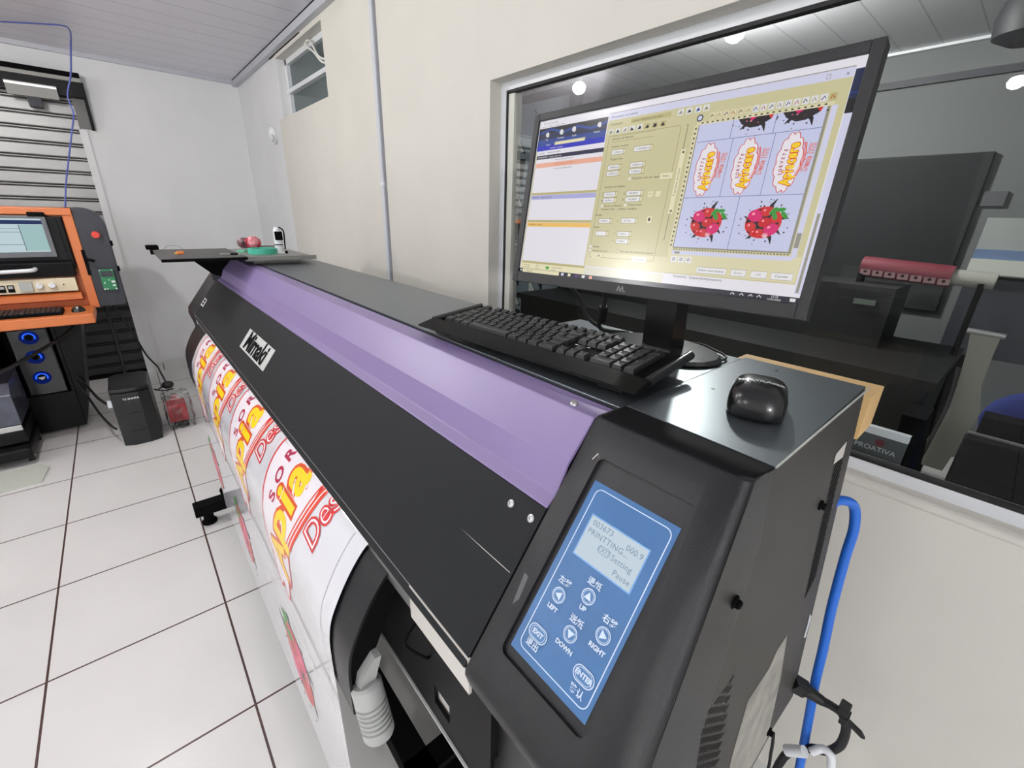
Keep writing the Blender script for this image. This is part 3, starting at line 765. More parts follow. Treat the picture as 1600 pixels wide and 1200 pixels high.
# ================================================================== MONITOR
MW, MH = 0.476, 0.262
MON = thing('monitor', 'wide black monitor showing print software on the printer near the window', 'monitor', (0.412, -0.612, 1.494), (-R(10.3), 0, 0))
MON.rotation_mode = 'XYZ'
MM = Matrix.Translation((0.413, -0.610, 1.494)) @ Matrix.Rotation(R(182.3), 4, 'Z') @ Matrix.Rotation(R(-10.2), 4, 'X') @ Matrix.Rotation(R(-1.4), 4, 'Y')
MON.matrix_world = MM
# local axes: x to the viewer's right, z up, viewer on the -y side
def bz(x0, x1, z0, z1, y0, y1, mb): mb.box((x0, y0, z0), (x1, y1, z1))
bx = 0.0125; bt_ = 0.0125; bb = 0.0185; hx, hz = MW/2, MH/2
k = MB().m(mat('monitor_bezel', hexc(26, 27, 29), 0.5, bump=0.25, bscale=900))
outer = rrect(-hx-bx, hx+bx, -hz-bb, hz+bt_, 0.004); inner = [(-hx, -hz), (hx, -hz), (hx, hz), (-hx, hz)]
def frame(mb, y_, o, i_):
    mb.box((-o[0], y_, i_[1]), (-i_[0], y_+0.018, i_[2]))
oz0, oz1 = -hz-bb, hz+bt_
k.box((-hx-bx, -0.004, oz0), (-hx, 0.018, oz1), 0).box((hx, -0.004, oz0), (hx+bx, 0.018, oz1), 0).box((-hx, -0.004, hz), (hx, 0.018, oz1), 0).box((-hx, -0.004, oz0), (hx, 0.018, -hz), 0)
bezel = k.build('bezel', parent=MON, local=True, bevel=0.0012)
k = MB().m(M_black).box((-hx-bx+.001, 0.018, oz0+.001), (hx+bx-.001, 0.024, oz1-.001)).prism([(-0.19, oz0+.03), (0.19, oz0+.03), (0.15, 0.10), (-0.15, 0.10)], 'y', 0.024, 0.05)
k.build('back_shell', parent=MON, local=True, bevel=0.003)
k = MB().m(mat('grey_print', hexc(120, 122, 124), 0.5))
for pts in ([(-.0085, -.004), (-.0062, -.004), (-.0035, .0045), (-.0058, .0045)], [(-.0035, .0045), (-.0058, .0045), (-.0020, -.004), (-.0002, -.004)], [(-.0015, -.004), (.0005, -.004), (.0032, .0045), (.001, .0045)], [(.0032, .0045), (.001, .0045), (.0040, -.004), (.0058, -.004)], [(.0045, -.004), (.0085, -.004), (.0085, -.0026), (.0045, -.0026)]):
    k.poly([(x-0.004, -0.0043, -hz-bb/2+z) for x, z in pts])
lab(k.build('maker_mark', parent=bezel, local=True), 'grey letter mark on the lower bezel')

# ---- screen contents: 192 x 108 units, origin top left
UI = Art(); C_ = {}
def rct(x0, y0, x1, y1, c, l=0): UI.rect(x0, y0, x1, y1, c, l)
def txt(s, x, y, size, c='ui_text', l=15, align='LEFT'):
    UI.put(Art().text(s, 0, 0, size, c, l, align=align), lambda u, v: (x+u, y-v))
UIC = dict(ui_white=(236, 232, 240), ui_lilac=(214, 214, 238), ui_navy=(22, 36, 72), ui_blue=(28, 66, 150), ui_royal=(14, 34, 190), ui_khaki=(208, 201, 156), ui_khaki2=(190, 180, 122), ui_pale=(224, 216, 176),
           ui_cream=(236, 228, 190), ui_grey=(150, 146, 130), ui_text=(70, 66, 60), ui_dark=(24, 20, 60), ui_salmon=(240, 176, 150), ui_lav=(176, 176, 224), ui_amber=(244, 196, 100), ui_line=(150, 140, 92), ui_taskbar=(14, 12, 40),
           ui_black=(10, 10, 16), ui_field=(238, 236, 238), ui_icon=(226, 226, 226), ui_canvas=(204, 208, 238), ui_gridline=(120, 128, 170), ui_green=(60, 170, 50), ui_purple=(90, 30, 120), ui_grad=(226, 222, 206), ui_orangetext=(190, 90, 60))
# back window
rct(0, 0, 192, 108, 'ui_white')
rct(0.8, 1, 188, 5, 'ui_white', 1); txt('Painel de impressão', 4, 2.2, 1.7, 'ui_grey'); txt('Arquivo   Editar   Função   Ajuda', 3, 4.3, 1.6, 'ui_grey')
rct(0.6, 5.2, 60.2, 8.5, 'ui_black', 1); rct(0.6, 8.5, 60.2, 15.5, 'ui_navy', 1); rct(0.6, 13, 60.2, 17, 'ui_blue', 2); rct(0.6, 17, 60.2, 20.5, 'ui_royal', 2)
UI.band([(0.6, 8.5), (12, 6.5), (24, 9.5), (36, 7.5), (48, 10.5), (60.2, 8)], 1.6, 'ui_blue', 2)
for x, y, r in ((9, 9.8, 1.6), (22, 9.4, 1.7), (33, 9, 1.7), (54, 9, 1.5)): UI.circ(x, y, r, 'ui_icon', 3, 12); UI.circ(x+.6, y+.8, r*.7, 'ui_icon', 3, 10)
for s_, x in (('Fila', 9), ('Trabalho', 22), ('Perfil', 34), ('Estado', 53)): txt(s_, x, 13.3, 1.8, 'ui_icon', 4, 'CENTER')
rct(17, 15.4, 44, 17.6, 'ui_khaki', 3); rct(18.5, 15.9, 43, 17.2, 'ui_cream', 4); txt('Início', 11, 16.8, 1.7, 'ui_icon', 4, 'CENTER'); txt('Trabalhos  recentes', 13, 19.2, 1.5, 'ui_icon', 4)
rct(1.5, 20.6, 61, 23.6, 'ui_white', 2); txt('Condição      Nome do trabalho', 3, 22.2, 1.6)
rct(1.6, 23.7, 61, 26.3, 'ui_dark', 3); txt('IMPRIMINDO   arquivo_final_lona', 3, 25.1, 1.6, 'ui_icon', 4)
rct(1.6, 26.3, 61, 50, 'ui_white', 3); txt('lona_sorvete_apiacere_01.tif', 20, 27.6, 1.4); rct(1.8, 29, 61, 32.2, 'ui_salmon', 4); txt('lona_sorvete_apiacere_02.tif', 20, 30.6, 1.4, 'ui_orangetext'); txt('lona_sorvete_apiacere_03.tif', 20, 33.6, 1.4)
rct(1.4, 49.8, 61, 51.4, 'ui_khaki2', 4); rct(1.8, 51.6, 61, 54.6, 'ui_lav', 4); txt('IMPRESSO    adesivo vitrine.tif', 3, 53.2, 1.5); rct(1.8, 54.6, 61, 69.2, 'ui_white', 4)
rct(1.4, 69.2, 61.4, 70.8, 'ui_khaki2', 5); rct(1.8, 71, 61.4, 74, 'ui_amber', 5); txt('EM ESPERA    Nenhum', 3, 72.6, 1.5); rct(1.8, 74, 61.6, 99.4, 'ui_white', 5)
rct(0.6, 20.6, 1.5, 100, 'ui_khaki', 6); rct(1.5, 99.4, 62, 101, 'ui_khaki2', 6); rct(0.6, 101, 62, 105.6, 'ui_cream', 6); rct(62, 99.8, 120, 105.2, 'ui_grad', 1); rct(120, 98.5, 191.5, 103.6, 'ui_white', 1)
for s_, x, y in (('Livre 812 GB', 3, 102.4), ('Total 931 GB', 3, 104.2), ('Fila: 3', 17, 102.4), ('Ativo: 1', 17, 104.2), ('Conectado USB 2', 33, 102.6), ('Pronto', 33, 104.4)): txt(s_, x, y, 1.3)
UI.circ(28.5, 103.2, 1.8, 'ui_green', 8, 14, ry=1.1); txt('Contorno:  (esquerda/impressora)', 126, 100.4, 2.0, 'ui_text', 9)
# right strip of the back window
rct(188.6, 5, 192, 17, 'ui_navy', 1); rct(188.6, 17, 192, 23, 'ui_black', 2); rct(188.6, 14.5, 192, 14.9, 'ui_blue', 3); rct(188.8, 23, 192, 103.5, 'ui_lilac', 2); rct(189.4, 66, 190.6, 103, 'ui_grey', 3)
# dialog
rct(61, 3.8, 188.4, 99.2, 'ui_khaki', 10); rct(61, 3.8, 188.4, 8.0, 'ui_lilac', 11); rct(61, 3.6, 188.4, 4.0, 'ui_grey', 12); txt('Processador de trabalho', 63, 6.3, 1.9, 'ui_text', 12); txt('x', 186, 6.2, 2.4, 'ui_text', 12, 'CENTER'); rct(178, 5.2, 179.6, 7.2, 'ui_grey', 12); rct(178.2, 5.5, 179.4, 7.0, 'ui_lilac', 13)
rct(120, 86, 188, 98.6, 'ui_pale', 11); rct(62, 90, 120, 99, 'ui_pale', 11)
txt('Visualização', 63, 10.6, 1.9, 'ui_text', 12); rct(78, 9.2, 104, 11.8, 'ui_khaki2', 12); txt('Layout: Parâmetros de corte', 79, 10.5, 1.7, 'ui_text', 13)
for i, x in enumerate((108, 113, 118, 122.5)): rct(x, 8.8, x+3.4, 12, 'ui_icon', 12); UI.poly([(x+.6, 11.4), (x+1.8, 9.4), (x+2.9, 11.2)], ('ui_grey', 'ui_black', 'ui_blue', 'ui_line')[i], 13)
for i in range(8): x = 62.5+i*5.1; rct(x, 13.4, x+3.6, 16.4, 'ui_icon' if i < 5 else 'ui_khaki2', 12); UI.poly([(x+.5, 16), (x+1.2+i % 3*.5, 13.9), (x+3, 14.6+i % 2), (x+2.7, 16)], 'ui_black' if i > 3 or i % 2 else 'ui_grey', 13)
UI.band([(64, 17.5), (111, 17.5), (111.8, 18.5), (111.8, 92), (111, 93), (64.5, 93), (63.8, 92), (63.8, 17.5)], 0.25, 'ui_line', 12)
def field(x, y, s_, w_=10.5): rct(x, y, x+w_, y+3.3, 'ui_line', 12); rct(x+.3, y+.3, x+w_-2, y+3.0, 'ui_field', 13); txt(s_, x+1.6, y+1.7, 1.7, 'ui_text', 14); rct(x+w_-1.7, y+.3, x+w_-.2, y+3, 'ui_pale', 13)
txt('Tamanho de Material', 66, 19.6, 1.8); rct(66, 18, 96, 18.2, 'ui_line', 12); rct(66, 21.2, 96, 21.4, 'ui_line', 12); txt('Tamanho e encaixe', 66.5, 24.2, 1.6); field(67.5, 26, '1,550mm'); field(83.5, 25.6, '1.100,000mm', 13)
txt('Margem física', 67.5, 31.8, 1.7)
for y in (35, 38.8): field(66.5, y, '5,000mm'); field(83, y-.3, '5,000mm')
UI.circ(84.5, 44.4, .8, 'ui_field', 13, 10); txt('Desenhar com rec. duplo', 86.5, 44.3, 1.8); rct(105, 42.6, 112.5, 45.8, 'ui_cream', 13); txt('Editar...', 106.5, 44.2, 1.7)
txt('Tamanho do trabalho', 66.5, 48.6, 1.8)
for i, y in enumerate((51.6, 55.2)): txt('↕↔'[i], 65.5, y+1.6, 2.0); field(67.3, y, ('47,81cm', '46,00cm')[i]); txt('%', 82, y+1.6, 1.9); field(84.2, y-.2, '100,000%', 12)
rct(99.5, 52.6, 102.4, 55.6, 'ui_cream', 13); rct(104.5, 52.6, 107.4, 55.6, 'ui_cream', 13); txt('<>', 101, 54.1, 1.7, 'ui_black', 14, 'CENTER'); txt(':', 106, 54.1, 2.2, 'ui_black', 14, 'CENTER')
UI.circ(67.6, 60.4, .8, 'ui_field', 13, 10); txt('Ajuste ao Material', 69, 60.3, 1.8); UI.circ(85, 60.1, .8, 'ui_field', 13, 10); txt('Proporcional', 87, 60, 1.8); txt('Tamanho Total    175,00cm x 46,00cm', 67, 62.4, 1.7)
txt('Posição', 63.5, 66, 1.8); field(67, 68, '0,00mm'); txt('+', 81, 69.8, 1.8); field(84, 67.8, '-5,51cm', 12); rct(102, 67, 105, 70.6, 'ui_cream', 13); rct(102.8, 67.8, 104.2, 69.6, 'ui_black', 14)
txt('Cópias', 63.5, 73.6, 1.8); field(66, 76, '1'); txt('=', 80.5, 77.6, 2); field(83, 75.9, '5,00cm'); txt('n', 80.3, 82, 2); field(83, 80.4, '5,00cm')
UI.circ(64, 86.2, .9, 'ui_field', 13, 10); txt('Espelho', 66, 86.2, 1.7); UI.circ(64, 88.7, .9, 'ui_field', 13, 10); txt('Inversão de cores', 66, 88.8, 1.7); UI.circ(85.6, 88.3, .9, 'ui_line', 13, 10); UI.circ(85.6, 88.3, .7, 'ui_pale', 14, 10); txt('Marcação de distribuição especial', 87.5, 88.4, 1.7)
rct(66.5, 90.4, 69.5, 93.6, 'ui_cream', 13); txt('?', 68, 92, 2, 'ui_black', 14, 'CENTER'); rct(70.5, 90.4, 73.5, 93.6, 'ui_cream', 13); UI.circ(72, 92, .8, 'ui_grey', 14, 10)
rct(97, 91, 107, 94.2, 'ui_field', 13); txt('Processar', 102, 92.6, 1.7, 'ui_grey', 14, 'CENTER')
# splitter
UI.band([(114.6, 17.6), (115.8, 17.6), (115.8, 31)], .3, 'ui_text', 12); UI.band([(114.6, 80.4), (115.8, 80.4), (115.8, 65)], .3, 'ui_text', 12); rct(114.8, 30.4, 117.4, 65.6, 'ui_cream', 12); UI.poly([(115.3, 32), (116.8, 31.2), (116.8, 32.8)], 'ui_black', 13); UI.poly([(115.3, 64), (116.8, 63.2), (116.8, 64.8)], 'ui_black', 13)
UI.put(Art().text('Propriedades de trabalho', 0, 0, 1.5, 'ui_text', 13), lambda u, v: (116.1-v, 48-u))
# canvas with the job
UI.circ(121.9, 15.2, 1.8, 'ui_navy', 13, 16); UI.circ(121.9, 15.2, 1.2, 'ui_lilac', 14, 14)
for i in range(16):
    x = 127+i*3.62; rct(x, 13.4, x+2.9, 16.6, 'ui_icon' if 5 < i < 15 else ('ui_khaki2' if i == 15 else 'ui_pale'), 12)
    UI.band([(x+.6, 15.9), (x+1.2+(i % 3)*.3, 14.2), (x+2.2, 15.4+(i % 2)*.4)], .45, ('ui_text', 'ui_line', 'ui_purple', 'ui_orangetext')[i % 4], 13)
rct(121, 17.2, 184, 18.8, 'ui_pale', 12)
for i in range(22): x = 123.4+i*2.7; rct(x, 17.6, x+1.1, 18.3, 'ui_text', 13)
rct(119.6, 18.8, 122.2, 86, 'ui_pale', 12)
for i in range(26): y = 20+i*2.5; rct(120.4, y, 121.3, y+1.0, 'ui_text', 13)
rct(122.2, 18.8, 182.8, 84.2, 'ui_canvas', 12); rct(181.6, 18.8, 182.8, 84.8, 'ui_grey', 13); rct(122.2, 83.9, 182.8, 84.7, 'ui_grey', 13); rct(122.2, 18.8, 122.5, 84.2, 'ui_text', 13)
for x0, y0, x1, y1 in ((123, 27.8, 181.6, 27.8), (140.6, 18.8, 140.6, 27.8), (161, 18.8, 161, 27.8), (122.4, 57, 181.6, 57), (142.4, 28, 142.4, 57), (162.4, 28, 162.4, 57), (152.8, 57, 152.8, 84)):
    UI.band([(x0, y0), (x1, y1)], .3, 'ui_gridline', 14)
for i in range(40): x = 123+i*1.5; rct(x, 85.0, x+.6, 85.6, 'ui_text', 13)
rct(183.2, 18.8, 185.6, 87, 'ui_lilac', 12); rct(183.4, 75, 185.4, 82, 'ui_grey', 13); rct(122.2, 86, 184, 88.2, 'ui_lilac', 12); rct(124, 86.4, 127, 87.8, 'ui_grey', 13)
for i in range(3): x = 122.5+i*4.4; rct(x, 89.2, x+3.6, 92.6, 'ui_field', 13); UI.circ(x+1.8, 90.8, .9, 'ui_text', 14, 10); UI.circ(x+1.8, 90.8, .55, 'ui_field', 15, 10)
for s_, x0, x1 in (('Definir como Padrão', 139, 155), ('Enviar', 157.5, 165), ('OK', 167.5, 175), ('Cancelar', 177, 186.5)): rct(x0, 94.2, x1, 97.6, 'ui_field', 13); UI.band([(x0, 94.2), (x1, 94.2), (x1, 97.6), (x0, 97.6)], .2, 'ui_grey', 14, True); txt(s_, (x0+x1)/2, 95.9, 1.65, 'ui_text' if s_ != 'Enviar' and s_ != 'OK' else 'ui_grey', 15, 'CENTER')
N_UI = len(UI.items)
# artwork on the canvas (scaled, lettering rotated upwards)
for cx, cy in ((132.6, 42.6), (152.6, 42.4), (172.6, 42.2)): UI.put(LOGO, lambda x, y, cx=cx, cy=cy: (cx-y*44, cy-x*38))
for cx, cy in ((138.2, 70.4), (167.0, 70.2)): UI.put(BERRY, lambda x, y, cx=cx, cy=cy: (cx+x*78, cy-y*72))
for cx in (151, 171.5):
    for V, F, col, lay in BERRY.items:
        W_ = [(cx+x*78, 16.0-y*72) for x, y in V]
        if min(p[1] for p in W_) >= 18.9: UI.items.append((W_, F, col if col not in ('red', 'strawberry') else 'ink', lay))
    UI.poly([(cx-8, 18.9), (cx+8.4, 18.9), (cx+7.4, 21), (cx+2.5, 23.6), (cx-1.5, 23.8), (cx-6, 21.6)], 'ink', 5); UI.poly([(cx-3, 18.9), (cx+1, 18.9), (cx-1, 20.3)], 'magenta', 8)
    UI.poly([(cx+6.2, 18.9), (cx+8.6, 18.9), (cx+7.8, 21)], 'red', 8)
# task bar
rct(0, 105.2, 192, 108, 'ui_taskbar', 10); rct(0, 105.2, 3.4, 108, 'ui_black', 11); rct(1.2, 106, 2.5, 107.3, 'ui_icon', 12); rct(3.6, 105.4, 40.5, 108, 'ui_cream', 11); txt('o   Pesquisar', 5.5, 106.7, 1.6, 'ui_text', 12)
for i, c in enumerate(('ui_lilac', 'ui_cream', 'ui_purple', 'ui_icon', 'ui_salmon')): x = 42.5+i*6.2; rct(x, 105.7, x+2.4, 107.6, c, 12)
for i, x in enumerate((160, 164.5, 169, 173)): UI.band([(x, 107), (x+1, 106), (x+2, 107)], .45, 'ui_icon', 12)
txt('15:18', 181, 105.95, 1.5, 'ui_icon', 12, 'CENTER'); txt('15/05/2026', 181, 107.35, 1.4, 'ui_icon', 12, 'CENTER'); rct(188, 105.8, 190.4, 107.4, 'ui_icon', 12)

scr = MB()
SCRE = 0.92
def scr_mat(c):
    col = hexc(*UIC[c]) if c in UIC else INK[c]
    m_ = mat('screen_'+c, (0.01, 0.01, 0.01), 0.2, spec=0.4)
    b_ = m_.node_tree.nodes['Principled BSDF']; b_.inputs['Emission Color'].default_value = (*col, 1); b_.inputs['Emission Strength'].default_value = SCRE
    return m_
U = MW/192; UV_ = MH/108
for n_, (V, F, col, lay) in enumerate(UI.items):
    lay2 = lay+(16 if n_ >= N_UI and not col.startswith('ui_') else 0)
    scr.m(scr_mat(col))
    vv = [scr.bm.verts.new((-hx+x*U, -0.00005*lay2, hz-y*UV_)) for x, y in V]
    for f in F: scr._face([vv[i] for i in f])
scr_o = scr.build('screen', parent=MON, local=True)
lab(scr_o, 'lit screen with a beige dialog and ice-cream artwork')
# stand
k = MB().m(mat('stand_black', hexc(12, 12, 14), 0.3)).prism([(-0.695, 1.50), (-0.715, 1.50), (-0.745, 1.246), (-0.700, 1.246)], 'x', 0.378, 0.436)
k = k.build('stand_neck'); k.parent = MON; k.matrix_parent_inverse = MM.inverted()
k = MB().m(mat('stand_gloss', hexc(30, 32, 34), 0.2, coat=0.5)).lathe([(0, 0), (0.098, 0), (0.100, 0.003), (0.094, 0.008), (0, 0.009)], (0, 0, 0), (0, 0, 1), 40)
for v in k.bm.verts: v.co = Vector((0.405+v.co.x*1.12, -0.705+v.co.y*0.82, 1.2387+v.co.z))
k = k.build('stand_base', smooth=True, autosmooth=30); k.parent = MON; k.matrix_parent_inverse = MM.inverted()
# cables behind the monitor
tag(MB().tube([(0.610, -0.655, 1.345), (0.602, -0.70, 1.31), (0.590, -0.725, 1.262), (0.57, -0.74, 1.244)], 0.004).build('power_cable', M_rubber, smooth=True), 'thin black cable hanging straight below the left half of the monitor', 'cable')
vc = thing('video_cable', 'thick black video cable with a barrel filter below the monitor', 'cable', (0.53, -0.70, 1.243))
MB().tube([(0.520, -0.665, 1.36), (0.524, -0.69, 1.325), (0.533, -0.70, 1.29), (0.55, -0.72, 1.247), (0.50, -0.75, 1.243)], 0.0045).build('cable', M_rubber, vc, smooth=True)
MB().lathe([(0, 0), (0.0075, 0), (0.0095, 0.002), (0.0095, 0.034), (0.0075, 0.036), (0, 0.036)], (0.540, -0.708, 1.264), (-0.22, 0.25, 0.95), 18).build('ferrite_barrel', M_black, vc, smooth=True)
tag(MB().tube([(0.335, -0.640, 1.2415), (0.312, -0.690, 1.2415), (0.300, -0.745, 1.2415), (0.33, -0.778, 1.2415), (0.40, -0.80, 1.235), (0.47, -0.80, 1.15)], 0.0021).build('keyboard_cable', M_rubber, smooth=True), 'thin black keyboard cable looping over the back edge of the printer top', 'cable')

# ================================================================== KEYBOARD (local: x right, y away from the user, z up)
KB = thing('keyboard', 'black full-size keyboard with a wrist rest lying in front of the monitor', 'keyboard', (0.5285, -0.5205, 1.2395), (0, 0, pi+R(4.7)))
KW, KD = 0.480, 0.162
def kz(y): return 0.016+(y+KD/2)/KD*0.014        # deck height
k = MB().m(M_blackmatte)
sec = [(-0.066, 0.0065), (KD/2, 0.014), (KD/2, 0.024), (KD/2-0.006, kz(KD/2)-0.002), (-0.046, kz(-0.046)-0.003), (-0.05, 0.010)]
k.prism(sec, 'x', -KW/2+0.01, KW/2-0.01)
lab(k.build('case', parent=KB, local=True, bevel=0.002), 'matte black case')
k = MB().m(mat('wrist_rest', hexc(8, 9, 10), 0.5, spec=0.12)).prism([(-KD/2-0.006, 0.012), (-KD/2-0.004, 0.015), (-0.047, 0.0235), (-0.0465, 0.018), (-0.06, 0.008), (-KD/2, 0.0095)], 'x', -KW/2, KW/2)
k.build('wrist_rest', parent=KB, local=True, bevel=0.002)
for x in (KW/2-0.004, -KW/2+0.004):
    MB().cyl((x, -0.050, 0.0190), (x, KD/2-0.004, 0.0315), 0.0068, seg=16).build('side_trim', mat('side_rail', hexc(30, 31, 32), 0.3), KB, smooth=True, local=True)
for x in (-0.19, 0.19):
    MB().m(M_rubber).box((x-0.022, 0.045, 0.0), (x+0.022, 0.062, 0.016)).build('foot', parent=KB, local=True, bevel=0.002)
    MB().m(M_rubber).box((x-0.02, -0.066, 0.0), (x+0.02, -0.058, 0.0085)).build('foot', parent=KB, local=True, bevel=0.001)
KEYS = []
U1 = 0.0192; RX = -KW/2+0.018; RY = -0.0355
rows = [[1.25, 1.25, 1.25, 5.5, 1.25, 1.25, 1.25, 1.75], [1.25, 1]+[1]*10+[1, 1.5], [1.75]+[1]*11+[2.0], [1.5]+[1]*12+[1.25], [1]*13+[1.75]]
for r_, row in enumerate(rows):
    x = 0.0; tot = sum(row); sc_ = 14.75/tot
    for w_ in row: KEYS.append((RX+x*U1, RY+r_*U1, w_*sc_*U1, U1, '')); x += w_*sc_
y5 = RY+5*U1+0.006
for i in range(13): KEYS.append((RX+i*U1*1.10+(0.012 if i else 0)+((i-1)//4*0.003 if i else 0), y5, U1*0.98, U1*0.86, ''))
XN = RX+15.0*U1
for i in range(3): KEYS.append((XN+i*U1, y5, U1, U1*0.86, '')); KEYS.append((XN+i*U1, RY+4*U1, U1, U1, '')); KEYS.append((XN+i*U1, RY+3*U1, U1, U1, '')); KEYS.append((XN+i*U1, RY, U1, U1, ''))
KEYS.append((XN+U1, RY+U1, U1, U1, ''))
XP = XN+3.35*U1
for r_ in range(5):
    for c_ in range(4):
        if r_ == 0 and c_ == 1: continue
        if c_ == 3 and r_ in (1, 3): continue
        w_ = 2*U1 if (r_ == 0 and c_ == 0) else U1; h_ = 2*U1 if (c_ == 3 and r_ in (0, 2)) else U1
        KEYS.append((XP+c_*U1, RY+r_*U1, w_, h_, ''))
M_key = mat('key_cap', hexc(36, 37, 39), 0.38, spec=0.3); M_leg = mat('key_legend', hexc(190, 192, 194), 0.5)
def key_mesh(w_, h_):
    k = MB().m(M_key); g = 0.0008; t_ = 0.0022
    lo = [(g, g, 0), (w_-g, g, 0), (w_-g, h_-g, 0), (g, h_-g, 0)]
    hi = [(g+t_, g+t_*1.2, 0.0075), (w_-g-t_, g+t_*1.2, 0.0075), (w_-g-t_, h_-g-t_*0.6, 0.0082), (g+t_, h_-g-t_*0.6, 0.0082)]
    A = [k.bm.verts.new(p_) for p_ in lo]; B = [k.bm.verts.new(p_) for p_ in hi]
    c_ = k.bm.verts.new((w_/2, h_/2, 0.0070))
    for i in range(4): k._face([A[i], A[(i+1) % 4], B[(i+1) % 4], B[i]]); k._face([B[i], B[(i+1) % 4], c_])
    k.m(M_leg).poly([(g+t_+.0014, h_-g-t_-.0034, .0082), (g+t_+.0026, h_-g-t_-.0034, .0082), (g+t_+.0026, h_-g-t_-.0014, .0084), (g+t_+.0014, h_-g-t_-.0014, .0084)])
    me = bpy.data.meshes.new('key'); k.bm.to_mesh(me); k.bm.free()
    for mt in k.mats: me.materials.append(mt)
    return me
KM = {}
order = sorted(KEYS, key=lambda q: -(q[2]*q[3])-q[0]*0.0005+q[1]*0.0005)
tilt = math.atan(0.014/KD)
rest = MB().m(M_key)
for i, (x, y, w_, h_, s_) in enumerate(order):
    q = (round(w_, 4), round(h_, 4))
    if q not in KM: KM[q] = key_mesh(w_, h_)
    if i < 99:
        o = bpy.data.objects.new('key', KM[q]); COL.objects.link(o); o.parent = KB
        o.location = (x, y, kz(y)-0.0025); o.rotation_euler = (tilt, 0, 0)
    else:
        M4 = Matrix.Translation((x, y, kz(y)-0.0025)) @ Matrix.Rotation(tilt, 4, 'X')
        t = bmesh.new(); t.from_mesh(KM[q]); mp_ = {}
        for v in t.verts: mp_[v] = rest.bm.verts.new(M4 @ v.co)
        for f in t.faces: rest._face([mp_[v] for v in f.verts])
        t.free()
ro = rest.build('key', parent=KB, local=True); ro['kind'] = 'stuff'
k = MB().m(M_alu)
for i in range(3): k.poly([(XN+0.006+i*0.012, RY+2*U1+0.006, kz(RY+2*U1)+0.0015), (XN+0.012+i*0.012, RY+2*U1+0.006, kz(RY+2*U1)+0.0015), (XN+0.012+i*0.012, RY+2*U1+0.0085, kz(RY+2*U1)+0.0017), (XN+0.006+i*0.012, RY+2*U1+0.0085, kz(RY+2*U1)+0.0017)])
lab(k.build('indicator_marks', parent=KB, local=True), 'white indicator marks')

# ================================================================== MOUSE (local: nose towards +y)
MO = thing('computer_mouse', 'black glossy computer mouse on the end of the printer beside the keyboard', 'mouse', (0.181, -0.570, 1.2405), (0, 0, R(180+18)))
MO.scale = (1.08, 1.08, 1.08)
def mouse_body():
    k = MB().m(M_gloss); N = 30; Mh = 16; rows_ = []
    for i in range(Mh+1):
        v_ = i/Mh; ph = v_*pi/2
        ring_ = []
        for j in range(N):
            th = 2*pi*j/N; cx, cy = cos(th), sin(th)
            e = 0.62
            rx = 0.0335*math.copysign(abs(cx)**e, cx); ry = 0.053*math.copysign(abs(cy)**e, cy)
            side = cos(ph)**0.55 if i < Mh else 0.0
            waist = 1-0.08*cos(th*2)*0-0.05*(1-abs(ry)/0.053)
            yy_ = ry*side/0.053; z_ = 0.036*sin(ph)**0.9*(1-0.16*yy_-0.16*yy_**2)
            ring_.append(k.bm.verts.new((rx*side*waist*(0.92+0.08*sin(ph*2)), ry*side*(0.94+0.06*sin(ph*2)), 0.002+z_)))
        rows_.append(ring_)
    for A, B in zip(rows_, rows_[1:]):
        for j in range(N): k._face([A[j], A[(j+1) % N], B[(j+1) % N], B[j]])
    k._face(rows_[0][::-1]); bmesh.ops.remove_doubles(k.bm, verts=k.bm.verts[:], dist=1e-5)
    k.m(M_rubber).box((-0.02, -0.04, 0), (0.02, 0.04, 0.003))
    return k.build('body', parent=MO, local=True, smooth=True, autosmooth=0)
mouse_body()
MB().m(M_greyplastic).cyl((-0.0035, 0.029, 0.0240), (0.0035, 0.029, 0.0240), 0.0075, seg=20).build('scroll_wheel', parent=MO, local=True)
MB().m(mat('silver_print', hexc(185, 187, 190), 0.5)).text('MULTILASER', lambda x, y: Vector((x, -0.021+y, 0.0396-5.0*x*x)), 0.0080, 0.0003, space=1.05).build('lettering', parent=MO, local=True)

# ================================================================== THINGS ON THE FAR SHELF
sb = MB().m(mat('worn_dark_board', hexc(74, 72, 70), 0.6, noise=0.2, nscale=20)).box((2.02, -0.375, 1.268), (2.47, -0.105, 1.280), 0.0015)
sb.m(M_blackmatte).box((2.018, -0.375, 1.2678), (2.03, -0.104, 1.2775))
tag(sb.build('shelf_board'), 'worn dark board sticking out over the far end of the printer', 'board')
tr = MB().m(mat('grey_tray', hexc(128, 128, 124), 0.4)).box((2.09, -0.655, 1.262), (2.62, -0.378, 1.266)).box((2.088, -0.655, 1.255), (2.094, -0.378, 1.272)).box((2.60, -0.655, 1.262), (2.62, -0.55, 1.280))
for x in (2.15, 2.5): tr.box((x, -0.60, 1.2385), (x+0.03, -0.42, 1.262))
tag(tr.build('metal_tray'), 'grey sheet-metal tray on the far end of the printer top', 'tray')
def roll(name, label, c, r, h, m_, grp=None):
    k = MB().m(m_).lathe([(r*0.74, 0), (r, 0), (r, h), (r*0.74, h), (r*0.74, 0)], c, (0, 0, 1), 32); k.bm.normal_update()
    o = k.build(name, smooth=True, autosmooth=30); return tag(o, label, 'tape', grp)
roll('masking_tape', 'round roll of green masking tape lying on the grey tray', (2.30, -0.490, 1.2663), 0.058, 0.024, mat('green_tape', hexc(70, 178, 150), 0.55))
k = MB().m(mat('pale_green_tape', hexc(120, 200, 165), 0.6)).prism([(2.40, -0.405), (2.44, -0.43), (2.425, -0.455), (2.385, -0.43)], 'z', 1.2665, 1.275)
tag(k.build('tape_scrap'), 'crumpled scrap of pale green tape left of the tape roll', 'tape')
